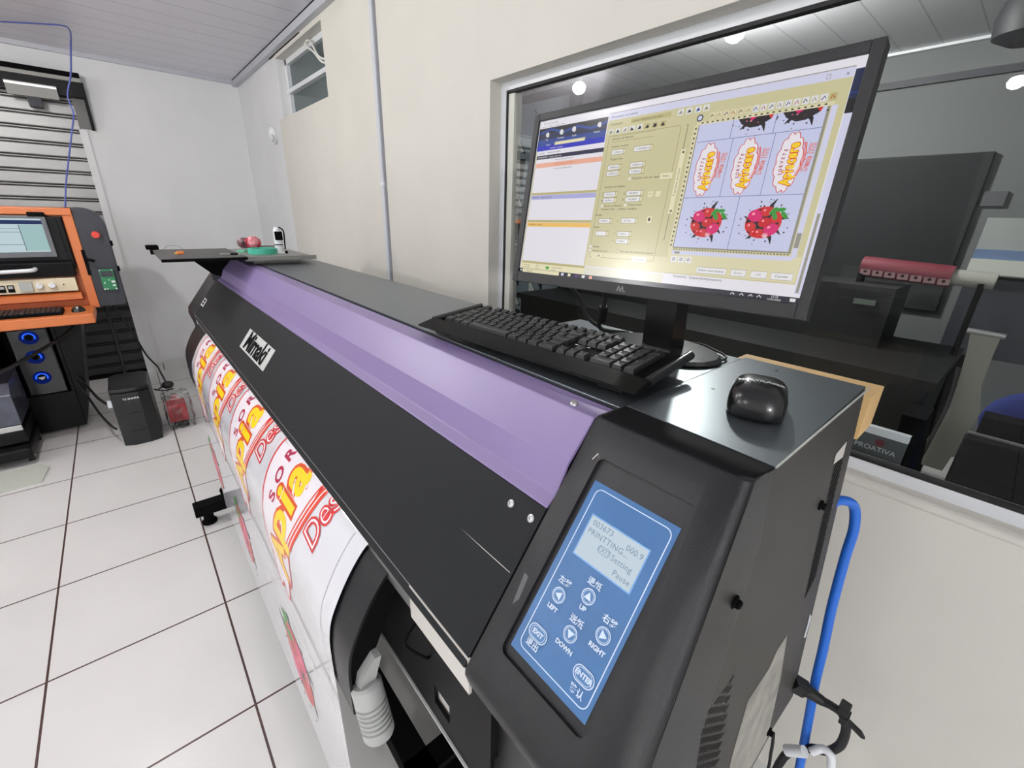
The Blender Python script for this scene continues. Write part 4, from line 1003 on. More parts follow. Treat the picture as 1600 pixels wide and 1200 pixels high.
ms = thing('usb_microscope', 'small white and black handheld microscope standing on the grey tray', 'microscope', (2.295, -0.560, 1.2663))
MB().lathe([(0, 0), (0.021, 0), (0.021, 0.004), (0.017, 0.008), (0.017, 0.036), (0, 0.036)], (2.295, -0.560, 1.2663), seg=24).build('clear_foot', M_alu, ms, smooth=True)
MB().lathe([(0.0175, 0.036), (0.0178, 0.040), (0, 0.040)], (2.295, -0.560, 1.2663), seg=24).build('band', M_blackmatte, ms)
MB().lathe([(0, 0.040), (0.017, 0.040), (0.0165, 0.085), (0.015, 0.104), (0.009, 0.113), (0, 0.115)], (2.295, -0.560, 1.2663), seg=24).build('barrel', M_alu, ms, smooth=True)
MB().box((2.268, -0.575, 1.325), (2.283, -0.545, 1.362), 0.002).build('focus_grip', M_blackmatte, ms)
MB().tube([(2.290, -0.568, 1.380), (2.285, -0.585, 1.365), (2.280, -0.583, 1.32), (2.275, -0.580, 1.285)], 0.003).build('cord', M_blackmatte, ms, smooth=True)
MB().ball((2.262, -0.580, 1.2735), 0.007).build('cord_plug', M_blackmatte, ms, smooth=True)
k = MB().m(mat('crimson_foil', hexc(170, 30, 62), 0.25, coat=0.5)); rnd = random.Random(5)
k.ball((2.60, -0.515, 1.295), 0.04, 3, (0.8, 1.0, 0.75)); k.m(mat('pink_foil', hexc(226, 140, 150), 0.3)).ball((2.57, -0.510, 1.300), 0.024, 2, (0.7, 1, 1.1)); k.m(mat('brown_foil', hexc(96, 62, 66), 0.3)).ball((2.61, -0.475, 1.294), 0.034, 2, (0.8, 0.8, 0.8))
for v in k.bm.verts: v.co += Vector((rnd.uniform(-1, 1), rnd.uniform(-1, 1), rnd.uniform(-1, 1)))*0.0035
tag(k.build('foil_wrapper'), 'crumpled crimson and pink foil packet behind the tape roll', 'wrapper')
k = MB().m(mat('orange_plastic', hexc(236, 130, 60), 0.4)).box((2.195, -0.190, 1.2803), (2.225, -0.168, 1.290), 0.002).m(mat('yellow_plastic', hexc(240, 200, 90), 0.4)).box((2.20, -0.168, 1.2803), (2.215, -0.160, 1.286))
tag(k.build('plastic_clip'), 'tiny orange plastic clip near the left end of the dark board', 'clip')
k = MB().m(M_blackmatte).box((2.45, -0.128, 1.2803), (2.50, -0.085, 1.298), 0.003).box((2.44, -0.118, 1.262), (2.46, -0.096, 1.2803))
tag(k.build('spring_clamp'), 'black clamp gripping the left corner of the dark board', 'clamp')
tag(MB().tube([(2.47, -0.145, 1.283), (2.475, -0.165, 1.295), (2.475, -0.19, 1.295), (2.46, -0.21, 1.283)], 0.002).build('wire_loop', M_greyplastic, smooth=True), 'thin pale wire loop beside the black clamp', 'wire')
k = MB().m(M_greyplastic).tube([(2.06, -0.35, 1.2825), (2.12, -0.365, 1.2825), (2.14, -0.30, 1.2825)], 0.002).m(M_blackmatte).box((2.11, -0.360, 1.2803), (2.15, -0.335, 1.2845))
tag(k.build('small_cutter'), 'small dark cutter at the right end of the dark board', 'tool')

# ================================================================== ORANGE CUTTING MACHINE AT THE FAR WALL
CM = thing('cutting_machine', 'orange and charcoal machine console with a built-in screen in front of the shutter', 'machine', (4.2, 0.75, 0))
XC = 3.80
k = MB().m(M_orange)
k.box((XC, 0.17, 0.84), (XC+0.5, 0.215, 1.425), 0.004)                                   # right cheek
k.box((XC-0.01, 0.17, 1.385), (XC+0.5, 1.25, 1.425), 0.004)                              # top rail
k.box((XC+0.05, 0.20, 0.84), (XC+0.5, 1.25, 1.39))                                       # body
k.prism([(XC, 0.945), (XC-0.03, 0.935), (XC-0.03, 0.905), (XC+0.06, 0.885), (XC+0.06, 0.945)], 'y', 0.235, 1.25)
lab(k.build('housing', parent=CM), 'orange steel housing')
k = MB().m(M_orange).box((3.50, 0.195, 0.80), (3.86, 1.25, 0.855), 0.006)
lab(k.build('keyboard_tray', parent=CM), 'orange pull-out keyboard tray')
pr = []
for y, z in rrect(0.040, 0.172, 0.845, 1.428, 0.004)[0:0]: pr.append((y, z))
pr = [(0.172, 0.845), (0.048, 0.845), (0.036, 0.86), (0.036, 1.30)]+[(0.146-0.110*cos(R(a)), 1.318+0.110*sin(R(a))) for a in range(0, 91, 10)]+[(0.172, 1.428)]
lab(MB().prism(pr, 'x', XC+0.005, XC+0.5).build('end_panel', M_char, CM, bevel=0.004), 'charcoal end panel with a rounded top corner')
es_ = MB().m(mat('grey_collar', hexc(170, 90, 80), 0.4)).lathe([(0.022, 0), (0.022, -0.006), (0, -0.006)], (XC+0.004, 0.092, 1.276), (1, 0, 0), 24).m(mat('stop_red', hexc(214, 60, 48), 0.35)).lathe([(0.009, -0.005), (0.009, -0.014), (0.019, -0.016), (0.019, -0.026), (0.016, -0.030), (0.006, -0.030), (0.006, -0.028), (0, -0.028)], (XC+0.004, 0.092, 1.276), (1, 0, 0), 24)
lab(es_.build('emergency_button', parent=CM, smooth=True, autosmooth=30), 'red mushroom stop button')
M_pcb = mat('green_board', hexc(32, 120, 74), 0.4)
k = MB().m(M_pcb).box((XC-0.012, 0.060, 0.945), (XC-0.004, 0.128, 1.072))
k.m(M_char).box((XC-0.018, 0.066, 1.028), (XC-0.012, 0.122, 1.062)).m(M_alu)
for y, z, w_, h_ in ((.064, .99, .018, .012), (.112, .985, .006, .010), (.118, .95, .008, .006), (.066, .950, .006, .006), (.088, 1.004, .006, .006), (.066, .968, .014, .010), (.104, .950, .01, .005)): k.box((XC-0.016, y, z), (XC-0.012, y+w_, z+h_))
for y, z in ((.065, .95), (.123, .95), (.065, 1.067), (.123, 1.067)): k.cyl((XC+0.005, y, z), (XC-0.018, y, z), 0.003, seg=8)
tag(k.build('circuit_board'), 'green circuit board fixed to the charcoal panel of the orange machine', 'circuit board')
k = MB().m(M_blackmatte).box((XC-0.004, 0.165, 1.04), (XC+0.02, 0.180, 1.19)).cyl((XC+0.0, 0.168, 1.135), (XC-0.05, 0.135, 1.128), 0.008, seg=10)
k.build('side_slot', parent=CM)
for z in (1.21, 1.055): MB().box((XC+0.02, 0.024, z), (XC+0.05, 0.040, z+0.03)).build('side_catch', M_blackmatte, CM)
# recessed frame and built-in monitor
k = MB().m(M_black).box((XC-0.004, 0.222, 1.08), (XC+0.05, 1.2, 1.375), 0.004)
k.box((XC-0.012, 0.245, 1.135), (XC+0.02, 0.285, 1.37)); k.build('screen_recess', parent=CM)
k = MB().m(mat('grey_bezel', hexc(92, 94, 98), 0.4)).box((XC-0.03, 0.285, 1.155), (XC-0.01, 0.85, 1.380), 0.003)
mo = k.build('built_in_monitor', parent=CM)
xs_ = XC-0.0305
k = MB()
k.m(emis('panel_pale', hexc(205, 226, 232), 0.9)).poly([(xs_, 0.306, 1.185), (xs_, 0.83, 1.185), (xs_, 0.83, 1.365), (xs_, 0.306, 1.365)])
k.m(emis('panel_navy', hexc(62, 74, 120), 0.7)).poly([(xs_-.0003, 0.306, 1.335), (xs_-.0003, 0.83, 1.335), (xs_-.0003, 0.83, 1.356), (xs_-.0003, 0.306, 1.356)])
k.m(emis('panel_mint', hexc(178, 212, 212), 0.85)).poly([(xs_-.0003, 0.306, 1.192), (xs_-.0003, 0.40, 1.192), (xs_-.0003, 0.40, 1.332), (xs_-.0003, 0.306, 1.332)])
k.m(emis('panel_line', hexc(110, 130, 150), 0.6))
for z in (1.31, 1.292, 1.225): k.poly([(xs_-.0005, 0.40, z), (xs_-.0005, 0.83, z), (xs_-.0005, 0.83, z+.002), (xs_-.0005, 0.40, z+.002)])
k.poly([(xs_-.0005, 0.40, 1.192), (xs_-.0005, 0.403, 1.192), (xs_-.0005, 0.403, 1.332), (xs_-.0005, 0.40, 1.332)])
lab(k.build('screen', parent=mo), 'lit pale blue screen')
MB().box((XC-0.035, 0.285, 1.376), (XC+0.02, 0.355, 1.40), 0.003).build('camera_clip', M_blackmatte, CM)
k = MB().m(M_black).prism([(XC-0.004, 1.135), (XC-0.03, 1.12), (XC-0.012, 1.04), (XC+0.04, 1.04), (XC+0.04, 1.135)], 'y', 0.232, 1.2)
fl = k.build('front_flap', parent=CM, bevel=0.003)
MB().tube([(XC-0.02, 0.62, 1.078), (XC-0.055, 0.58, 1.080), (XC-0.06, 0.45, 1.084), (XC-0.055, 0.405, 1.086), (XC-0.022, 0.395, 1.090)], 0.011).build('handle', M_alu, fl, smooth=True)
k = MB().m(mat('cream_control_strip', hexc(222, 210, 180), 0.45)).box((XC-0.022, 0.243, 0.955), (XC+0.02, 1.2, 1.032), 0.002)
cs = k.build('control_strip', parent=CM); lab(cs, 'cream control strip')
for y in (0.402, 0.348): MB().lathe([(0.016, 0), (0.015, -0.022), (0.012, -0.025), (0, -0.025)], (XC-0.022, y, 0.993), (1, 0, 0), 22).build('knob', M_alu, cs, smooth=True, autosmooth=30)
MB().box((XC-0.034, 0.430, 0.965), (XC-0.022, 0.484, 1.020), 0.002).build('square_button', M_greyplastic, cs)
for y in (0.505, 0.540): MB().m(M_blackmatte).box((XC-0.026, y, 0.965), (XC-0.022, y+0.027, 1.005)).m(M_greyplastic).box((XC-0.030, y+.004, 0.985), (XC-0.026, y+0.023, 1.0)).build('rocker_switch', parent=cs)
MB().lathe([(0.003, 0), (0.003, -0.004), (0, -0.004)], (XC-0.022, 0.300, 0.995), (1, 0, 0), 10).build('pilot_light', M_blackmatte, cs)
# dark cabinet under the tray
k = MB().m(M_black).box((3.98, 0.428, 0.02), (4.45, 0.735, 0.272)).box((3.985, 0.428, 0.272), (4.45, 0.446, 0.80)).box((4.38, 0.446, 0.272), (4.45, 0.735, 0.80)).box((3.985, 0.735, 0.02), (4.45, 0.753, 0.80))
lab(k.build('base_cabinet', parent=CM, bevel=0.004), 'black base cabinet')
k = MB().prism([(0.4275, 0.02), (0.402, 0.115), (0.30, 0.70), (0.30, 0.80), (0.4275, 0.80)], 'x', 3.99, 4.45)
lab(k.build('cabinet_side', M_black, CM), 'black flared cabinet side')
for y in (1.05,): MB().box((4.10, y, 0.0), (4.18, y+0.08, 0.80)).build('machine_leg', M_blackmatte, CM)
# keyboard and mouse on its tray
k = MB().m(M_blackmatte).box((3.545, 0.325, 0.8555), (3.705, 0.75, 0.872), 0.003)
k2 = thing('keyboard', 'black keyboard on the orange tray of the machine', 'keyboard', (3.62, 0.54, 0.8555))
k.build('case', parent=k2)
kk = MB().m(M_key)
for r_ in range(5):
    for c_ in range(20): kk.box((3.556+r_*0.0285, 0.333+c_*0.0205, 0.872), (3.556+r_*0.0285+.0235, 0.333+c_*0.0205+.0165, 0.879+r_*.001))
lab(kk.build('keys', parent=k2), 'rows of black keys')
k = MB().m(M_gloss).ball((3.635, 0.262, 0.8555), 1, 3, (0.052, 0.032, 0.032)); bmesh.ops.bisect_plane(k.bm, geom=k.bm.verts[:]+k.bm.edges[:]+k.bm.faces[:], plane_co=(0, 0, 0.8555), plane_no=(0, 0, -1), clear_outer=True)
k.m(M_greyplastic).cyl((3.60, 0.257, 0.8775), (3.60, 0.267, 0.8775), 0.008, seg=12)
tag(k.build('computer_mouse', smooth=True), 'small black mouse at the right end of the orange tray', 'mouse')

# PC tower with three blue fans, on the base cabinet
PT = thing('pc_tower', 'black computer tower with three blue glowing fans under the orange tray', 'computer', (4.2, 0.545, 0.272))
MB().m(M_gloss).box((4.0, 0.462, 0.273), (4.37, 0.640, 0.705), 0.004).build('case', parent=PT)
MB().box((3.992, 0.470, 0.285), (4.0, 0.632, 0.700)).build('front_panel', mat('smoked_front', hexc(24, 26, 30), 0.25), PT)
M_led = emis('blue_led', (0.02, 0.11, 1.0), 1.6); M_led2 = emis('blue_led_dim', (0.01, 0.03, 0.28), 0.35)
for y, z in ((0.551, 0.655), (0.554, 0.528), (0.558, 0.390)):
    f = MB().m(M_led2); N = 28
    def rg(r0, r1, x_): 
        A = [f.bm.verts.new((x_, y+r0*cos(2*pi*i/N), z+r0*sin(2*pi*i/N))) for i in range(N)]; B = [f.bm.verts.new((x_, y+r1*cos(2*pi*i/N), z+r1*sin(2*pi*i/N))) for i in range(N)]
        for i in range(N):
            if r0 > 0: f._face([A[i], A[(i+1) % N], B[(i+1) % N], B[i]])
    rg(0.020, 0.044, 3.9915); f.m(M_led)
    A = [f.bm.verts.new((3.990, y+0.023*cos(2*pi*i/N), z+0.023*sin(2*pi*i/N))) for i in range(N)]; B = [f.bm.verts.new((3.990, y+0.030*cos(2*pi*i/N), z+0.030*sin(2*pi*i/N))) for i in range(N)]
    for i in range(N):
        if sin(2*pi*i/N) > -0.3: f._face([A[i], A[(i+1) % N], B[(i+1) % N], B[i]])
    f.m(M_blackmatte).cyl((3.991, y, z), (3.986, y, z), 0.018, seg=16)
    if z < 0.45: f.m(M_alu).prism([(y-.016, z+.006), (y+.016, z+.006), (y+.012, z-.006), (y, z-.014), (y-.012, z-.006)], 'x', 3.984, 3.986)
    lab(f.build('fan', parent=PT), 'blue glowing fan ring')

# UPS box
UP = thing('power_backup_box', 'black power backup box standing on the floor right of the machine', 'power backup', (3.62, 0.14, 0))
pl = [(3.462, 0.105), (3.462, 0.185), (3.485, 0.240), (3.80, 0.240), (3.84, 0.205), (3.84, 0.065), (3.80, 0.030), (3.485, 0.045)]
k = MB().m(mat('ups_black', hexc(20, 22, 24), 0.4)).prism(pl, 'z', 0.0, 0.355)
lab(k.build('case', parent=UP, bevel=0.006), 'black faceted case')
MB().prism([(x+(0.008 if x < 3.6 else -0.008), y) for x, y in pl], 'z', 0.355, 0.385).build('top_cap', mat('ups_top', hexc(26, 28, 30), 0.35), UP, bevel=0.008)
k = MB().m(M_alu).text('TS SHARA', lambda x, y: Vector((3.4612, 0.145-x, 0.318+y)), 0.018, 0.0004)
k.m(M_char).box((3.458, 0.125, 0.285), (3.462, 0.131, 0.297)).box((3.458, 0.150, 0.285), (3.462, 0.156, 0.297))
for z in (0.22, 0.10): k.m(M_blackmatte).box((3.4608, 0.108, z), (3.462, 0.182, z+.003))
k.build('front_marks', parent=UP)
MB().m(M_alu).box((3.505, 0.2405, 0.265), (3.54, 0.262, 0.305), 0.002).build('plug', parent=UP)

# parcels behind the box
RB = thing('clear_bag', 'clear plastic bag with a red packet inside on the floor right of the backup box', 'bag', (3.66, -0.07, 0))
k = MB().m(mat('red_packet', hexc(178, 30, 48), 0.4)).box((3.60, -0.125, 0.045), (3.74, -0.015, 0.165), 0.006).m(mat('dark_red', hexc(140, 16, 30), 0.3)).box((3.597, -0.090, 0.06), (3.60, -0.035, 0.15))
lab(k.build('packet', parent=RB), 'red packet')
k = MB().m(M_blackmatte).box((3.585, -0.115, 0.012), (3.70, -0.03, 0.02)).box((3.585, -0.115, 0.030), (3.70, -0.03, 0.036)).box((3.59, -0.112, 0.012), (3.596, -0.106, 0.036)).box((3.59, -0.04, 0.012), (3.596, -0.034, 0.036))
k.build('black_bracket', parent=RB)
def film_clear():
    m = bpy.data.materials.new('clear_film'); m.use_nodes = True; nt = m.node_tree; nt.nodes.remove(nt.nodes['Principled BSDF'])
    t = nt.nodes.new('ShaderNodeBsdfTransparent'); t.inputs[0].default_value = (.92, .93, .93, 1); g = nt.nodes.new('ShaderNodeBsdfGlossy'); g.inputs['Roughness'].default_value = .12
    lw = nt.nodes.new('ShaderNodeLayerWeight'); lw.inputs[0].default_value = 0.35; mx = nt.nodes.new('ShaderNodeMixShader')
    nt.links.new(lw.outputs['Facing'], mx.inputs[0]); nt.links.new(t.outputs[0], mx.inputs[1]); nt.links.new(g.outputs[0], mx.inputs[2]); nt.links.new(mx.outputs[0], nt.nodes['Material Output'].inputs[0]); return m
M_clear = film_clear()
k = MB().m(M_clear); rnd = random.Random(11)
k.box((3.57, -0.155, 0.004), (3.77, -0.005, 0.225)); bmesh.ops.subdivide_edges(k.bm, edges=k.bm.edges[:], cuts=5, use_grid_fill=True)
for v in k.bm.verts: v.co += Vector((rnd.uniform(-1, 1), rnd.uniform(-1, 1), rnd.uniform(-1, 1)))*0.008
k.build('bag_film', parent=RB)
k = MB().m(mat('pink_paper', hexc(206, 150, 150), 0.5)).prism([(-.10, .20), (-.05, .20), (-.045, .225), (-.07, .24), (-.095, .225)], 'x', 3.62, 3.63)
k.build('pink_slip', parent=RB)
k = MB().m(M_rubber).ball((3.72, -0.055, 0.285), 1, 2, (0.03, 0.036, 0.028))
k.tube([(3.72, -0.03, 0.285), (3.70, 0.0, 0.27), (3.68, 0.02, 0.28), (3.70, -0.02, 0.255), (3.72, -0.08, 0.25)], 0.005)
tag(k.build('power_adapter', smooth=True), 'black power adapter lying on top of the clear bag', 'adapter')

# left edge of the floor
k = MB().m(mat('slate_case', hexc(70, 74, 88), 0.22, noise=0.2, nscale=14)).prism([(3.60, 0.235), (3.605, 0.42), (3.66, 0.475), (3.965, 0.49), (3.965, 0.235)], 'y', 0.650, 1.05)
k.m(M_silver).box((3.592, 0.652, 0.20), (3.60, 1.05, 0.235))
k.m(M_black).box((3.59, 0.650, 0.125), (3.965, 1.05, 0.20))
tag(k.build('equipment_case', bevel=0.01), 'slate-blue hard case at the left edge under the machine', 'case')
k = MB().m(M_black).box((3.52, 0.640, 0.045), (3.97, 1.08, 0.110), 0.012)
dl = thing('dolly', 'low black wheeled dolly under the slate-blue case', 'dolly', (3.74, 0.86, 0))
k.build('platform', parent=dl)
for x, y in ((3.60, 0.665), (3.92, 0.665), (3.60, 1.04), (3.92, 1.04)):
    MB().m(M_rubber).cyl((x, y-0.012, 0.024), (x, y+0.012, 0.024), 0.024).m(M_silver).box((x-.012, y-.018, .03), (x+.012, y-.013, .10)).build('caster', parent=dl)
tag(MB().m(mat('pale_plastic_mat', hexc(200, 204, 192), 0.4)).prism([(3.25, 0.600), (3.43, 0.585), (3.50, 0.62), (3.48, 1.0), (3.20, 1.0)], 'z', 0.0005, 0.006).build('plastic_mat'), 'pale flat plastic sheet on the tiles at the left edge', 'mat')

# ================================================================== CABLES AND WALL FITTINGS
tag(MB().tube([(4.60, 0.262, 2.485), (4.52, 0.15, 2.487), (4.40, -0.02, 2.487), (4.30, -0.052, 2.45), (4.10, -0.048, 2.37), (4.0, -0.035, 2.30), (3.98, 0.0, 2.15), (3.98, 0.040, 2.04), (3.97, 0.036, 1.95), (3.96, 0.060, 1.87), (3.97, 0.11, 1.72), (3.98, 0.16, 1.57), (3.98, 0.198, 1.428)], 0.0042).build('hanging_cable', mat('violet_blue_cable', hexc(70, 80, 150), 0.5), smooth=True), 'thin violet-blue cable hanging from the ceiling down to the orange machine', 'cable')
tag(MB().tube([(4.06, 0.155, 0.84), (4.05, 0.155, 0.60), (4.04, 0.16, 0.30), (4.0, 0.20, 0.02)], 0.010).build('drop_cable', M_rubber, smooth=True), 'thick black cable dropping straight behind the backup box', 'cable')
tag(MB().tube([(4.07, 0.13, 0.845), (4.07, 0.06, 0.62), (4.10, 0.015, 0.42), (4.06, -0.03, 0.33), (3.90, -0.035, 0.34), (3.74, -0.05, 0.30)], 0.006).build('adapter_cable', M_rubber, smooth=True), 'thin black cable sagging from the machine to the power adapter', 'cable')
tag(MB().tube([(3.985, 0.41, 0.33), (3.95, 0.38, 0.24), (3.75, 0.33, 0.16), (3.56, 0.28, 0.13), (3.52, 0.258, 0.115)], 0.007).build('lower_cable', M_rubber, smooth=True), 'lower black cable running from the cabinet to the backup box', 'cable')
tag(MB().tube([(3.985, 0.40, 0.37), (3.93, 0.36, 0.30), (3.75, 0.32, 0.28), (3.60, 0.285, 0.285), (3.525, 0.262, 0.285)], 0.008).build('plug_cable', M_rubber, smooth=True), 'upper black cable ending in the white plug on the backup box', 'cable')
tag(MB().tube([(3.50, 1.0, 0.42), (3.62, 0.72, 0.52), (3.75, 0.50, 0.615), (3.90, 0.34, 0.70), (4.02, 0.26, 0.80)], 0.010).build('tray_cable', M_rubber, smooth=True), 'black cable slung diagonally in front of the blue fans', 'cable')

cn = MB().m(mat('pale_conduit', hexc(206, 209, 216), 0.4)).box((2.272, YW, 0.0), (2.302, YW+0.016, ZC-0.045)).m(mat('conduit_edge', hexc(150, 152, 160), 0.5)).box((2.266, YW, 0.0), (2.272, YW+0.012, ZC-0.045))
cn.m(M_alu).box((2.268, YW, 1.585), (2.306, YW+0.018, 1.60))
tag(cn.build('wall_conduit'), 'slim vertical grey conduit on the cream wall left of the big window', 'conduit')
sn = MB().m(mat('sensor_white', hexc(236, 236, 238), 0.35)).ball((4.13, YW+0.012, 1.985), 1, 3, (0.036, 0.030, 0.062))
sn.m(mat('sensor_lens', hexc(205, 208, 212), 0.25)).ball((4.10, YW+0.030, 1.965), 1, 2, (0.020, 0.014, 0.028))
tag(sn.build('motion_sensor', smooth=True), 'white oval motion sensor on the wall below the vent window', 'sensor')
tag(MB().tube([(3.35, YW-0.045, 2.425), (3.33, YW-0.040, 2.40), (3.20, YW-0.035, 2.345), (3.08, YW-0.03, 2.275), (3.00, YW-0.03, 2.25), (2.99, YW-0.03, 2.262), (3.10, YW-0.03, 2.30), (3.19, YW-0.033, 2.37), (3.25, YW-0.035, 2.41), (3.33, YW-0.045, 2.427)], 0.006).build('window_cord', mat('white_cord', hexc(228, 228, 222), 0.7), smooth=True), 'white pull cord looped over the upper vent pane', 'cord')

# blue network cable and power lead behind the near end of the printer
nc = thing('network_cable', 'bright blue network cable curving out of the printer end', 'cable', (0.08, -0.82, 0))
MB().tube([(0.106, -0.775, 1.040), (0.098, -0.80, 1.044), (0.083, -0.835, 1.026), (0.073, -0.840, 0.985), (0.070, -0.835, 0.93), (0.062, -0.825, 0.83), (0.052, -0.82, 0.74), (0.045, -0.82, 0.66), (0.033, -0.82, 0.56), (0.018, -0.82, 0.43), (0.0, -0.83, 0.25), (-0.05, -0.85, 0.02), (-0.20, -0.9, 0.012)], 0.0078, seg=12).build('jacket', M_blue, nc, smooth=True)
MB().m(M_blackmatte).box((0.098, -0.782, 1.028), (0.113, -0.762, 1.050)).build('connector', parent=nc)
pc = thing('power_lead', 'black power lead plugged into the low rear corner of the printer', 'cable', (0.02, -0.80, 0))
MB().m(M_rubber).cyl((0.073, -0.776, 0.668), (0.052, -0.795, 0.652), 0.017, 0.016, seg=4).cyl((0.055, -0.792, 0.655), (0.025, -0.800, 0.648), 0.0125, 0.009, seg=14).cyl((0.025, -0.80, 0.648), (0.010, -0.80, 0.652), 0.008, 0.007, seg=12).build('plug', parent=pc, smooth=True, autosmooth=35)
MB().tube([(0.012, -0.80, 0.651), (-0.004, -0.80, 0.650), (-0.016, -0.80, 0.630), (-0.020, -0.805, 0.590), (-0.017, -0.81, 0.560), (-0.006, -0.81, 0.535), (0.02, -0.815, 0.50), (0.05, -0.82, 0.40), (0.05, -0.83, 0.02)], 0.0075).build('lead', M_rubber, pc, smooth=True)
k = MB().m(M_rubber).box((-0.013, -0.812, 0.655), (0.003, -0.788, 0.672), 0.002).box((-0.016, -0.813, 0.638), (-0.004, -0.787, 0.655), 0.002)
k.prism([(-0.010, 0.649), (-0.036, 0.640), (-0.043, 0.632), (-0.038, 0.630), (-0.010, 0.641)], 'y', -0.803, -0.797)
lab(k.build('cable_tie', parent=pc), 'black cable tie with a long tail')
tag(MB().tube([(0.012, -0.79, 0.530), (0.0, -0.80, 0.545), (-0.014, -0.80, 0.545), (-0.02, -0.80, 0.52)], 0.007).m(M_alu).cyl((0.02, -0.79, 0.52), (0.045, -0.79, 0.49), 0.010).build('white_plug', M_alu, smooth=True), 'white cable end hanging below the power lead', 'cable')
tag(MB().tube([(0.062, -0.675, 0.645), (0.056, -0.675, 0.60), (0.050, -0.672, 0.50), (0.05, -0.67, 0.02)], 0.0025).build('ground_wire', M_rubber, smooth=True), 'thin black wire hanging from the lowest bolt of the printer end', 'wire')

# wooden box behind the near end, under the window
wd = MB().m(M_wood).box((0.117, -1.000, 1.112), (0.36, -0.905, 1.19))
wd.box((0.15, -1.10, 1.112), (0.33, -0.995, 1.135))
wd.m(M_alu).box((0.190, -0.955, 1.1902), (0.285, -0.943, 1.1910))
tag(wd.build('wooden_box', bevel=0.002), 'light varnished wooden box behind the near end of the printer', 'box')

# ================================================================== ROOM BEHIND THE GLASS
struct(MB().box((-2.6, -4.2, ZC), (5.3, -1.22, ZC+0.08)).build('ceiling_beyond', M_ceil2))
struct(MB().box((-2.6, -4.2, 0), (5.3, -4.05, ZC)).build('wall_beyond', mat('grey_wall', hexc(108, 112, 112), 0.7)))
struct(MB().box((5.1, -4.05, 0), (5.3, -1.22, ZC)).build('wall_beyond_far', mat('grey_wall', hexc(108, 112, 112), 0.7)))
struct(MB().box((-2.6, -4.05, 0), (-2.5, -1.22, ZC)).build('wall_beyond_near', mat('grey_wall', hexc(108, 112, 112), 0.7)))
struct(MB().m(M_char).box((-2.5, -4.055, 2.30), (2.6, -4.02, 2.34)).m(M_alu).box((-2.5, -4.055, 2.485), (2.8, -4.01, ZC)).build('trim_3'))
# blue-grey divider with cut-out triangles, and its dark post
dv = thing('divider_panel', 'blue-grey divider with triangle motifs at the left of the window', 'divider', (3.3, -3.08, 0))
DVX0, DVX1 = 2.86, 4.6; yd = -3.06
MB().box((DVX0, -3.11, 0), (DVX1, yd, 2.46)).build('panel', mat('blue_grey_panel', hexc(150, 165, 178), 0.5), dv)
k = MB()
for z0 in (2.02, 1.55, 1.08, .6):
    for i, x0 in enumerate((3.42, 3.08)):
        k.m(mat('pale_triangle', hexc(230, 236, 236), 0.5)).prism([(x0+.20, z0+.30), (x0+.20, z0), (x0, z0)], 'y', yd, yd+.006)
        k.m(mat('dark_triangle', hexc(22, 24, 28), 0.6)).prism([(x0-.02, z0-.06), (x0+.16, z0-.05), (x0+.02, z0-.30)], 'y', yd, yd+.006)
        k.m(mat('dark_triangle', hexc(22, 24, 28), 0.6)).prism([(x0+.205, z0+.32), (x0+.22, z0+.32), (x0+.0, z0-.02), (x0-.015, z0-.01)], 'y', yd, yd+.004)
k.build('triangle_motif', parent=dv)
MB().box((2.79, -3.12, 0), (2.86, -3.03, 2.46)).box((2.79, -3.12, 2.40), (DVX1, -3.02, 2.46)).build('frame_post', M_black, dv)
tag(MB().box((0.35, -4.045, 0.95), (2.72, -4.0, 1.895), 0.004).build('wall_screen', M_darkroom), 'large dark board on the back wall of the next room', 'board')
tag(MB().box((0.235, -4.05, 1.60), (0.335, -4.02, 1.68)).build('wall_notice', mat('grey_notice', hexc(84, 86, 90), 0.6)), 'small grey notice beside the dark board', 'notice')
tag(MB().box((-0.10, -4.05, 1.60), (0.10, -4.02, 1.76)).build('wall_picture', mat('grey_picture', hexc(80, 80, 88), 0.6)), 'larger grey picture at the right edge behind the glass', 'picture')
# second printer with a roll of red labels
P2 = thing('label_printer', 'dim wide printer behind the glass with white and blue bands', 'printer', (0.0, -3.4, 0))
MB().m(mat('printer_pale', hexc(196, 198, 190), 0.5)).box((-1.2, -3.55, 1.26), (0.225, -3.20, 1.33)).m(mat('printer_band', hexc(96, 116, 150), 0.5)).box((-1.2, -3.55, 1.33), (0.225, -3.22, 1.375)).m(mat('printer_top', hexc(150, 154, 152), 0.5)).box((-1.2, -3.55, 1.375), (0.225, -3.25, 1.52)).build('body', parent=P2)
MB().box((-1.2, -3.5, 0.85), (0.22, -3.24, 1.235)).build('lower_body', M_char, P2)
MB().box((-1.1, -3.45, 0), (-1.0, -3.30, 0.85)).box((0.1, -3.45, 0), (0.2, -3.30, 0.85)).build('leg', M_blackmatte, P2)
RL = thing('label_roll', 'roll of dark red printed labels on a pale core behind the glass', 'roll', (0.35, -2.95, 1.20))
M_roll = mat('label_red', hexc(112, 44, 56), 0.5)
MB().cyl((0.60, -2.95, 1.268), (0.245, -2.95, 1.252), 0.050, seg=28).build('label_wrap', M_roll, RL, smooth=True)
k = MB().m(mat('label_pale', hexc(196, 160, 162), 0.5))
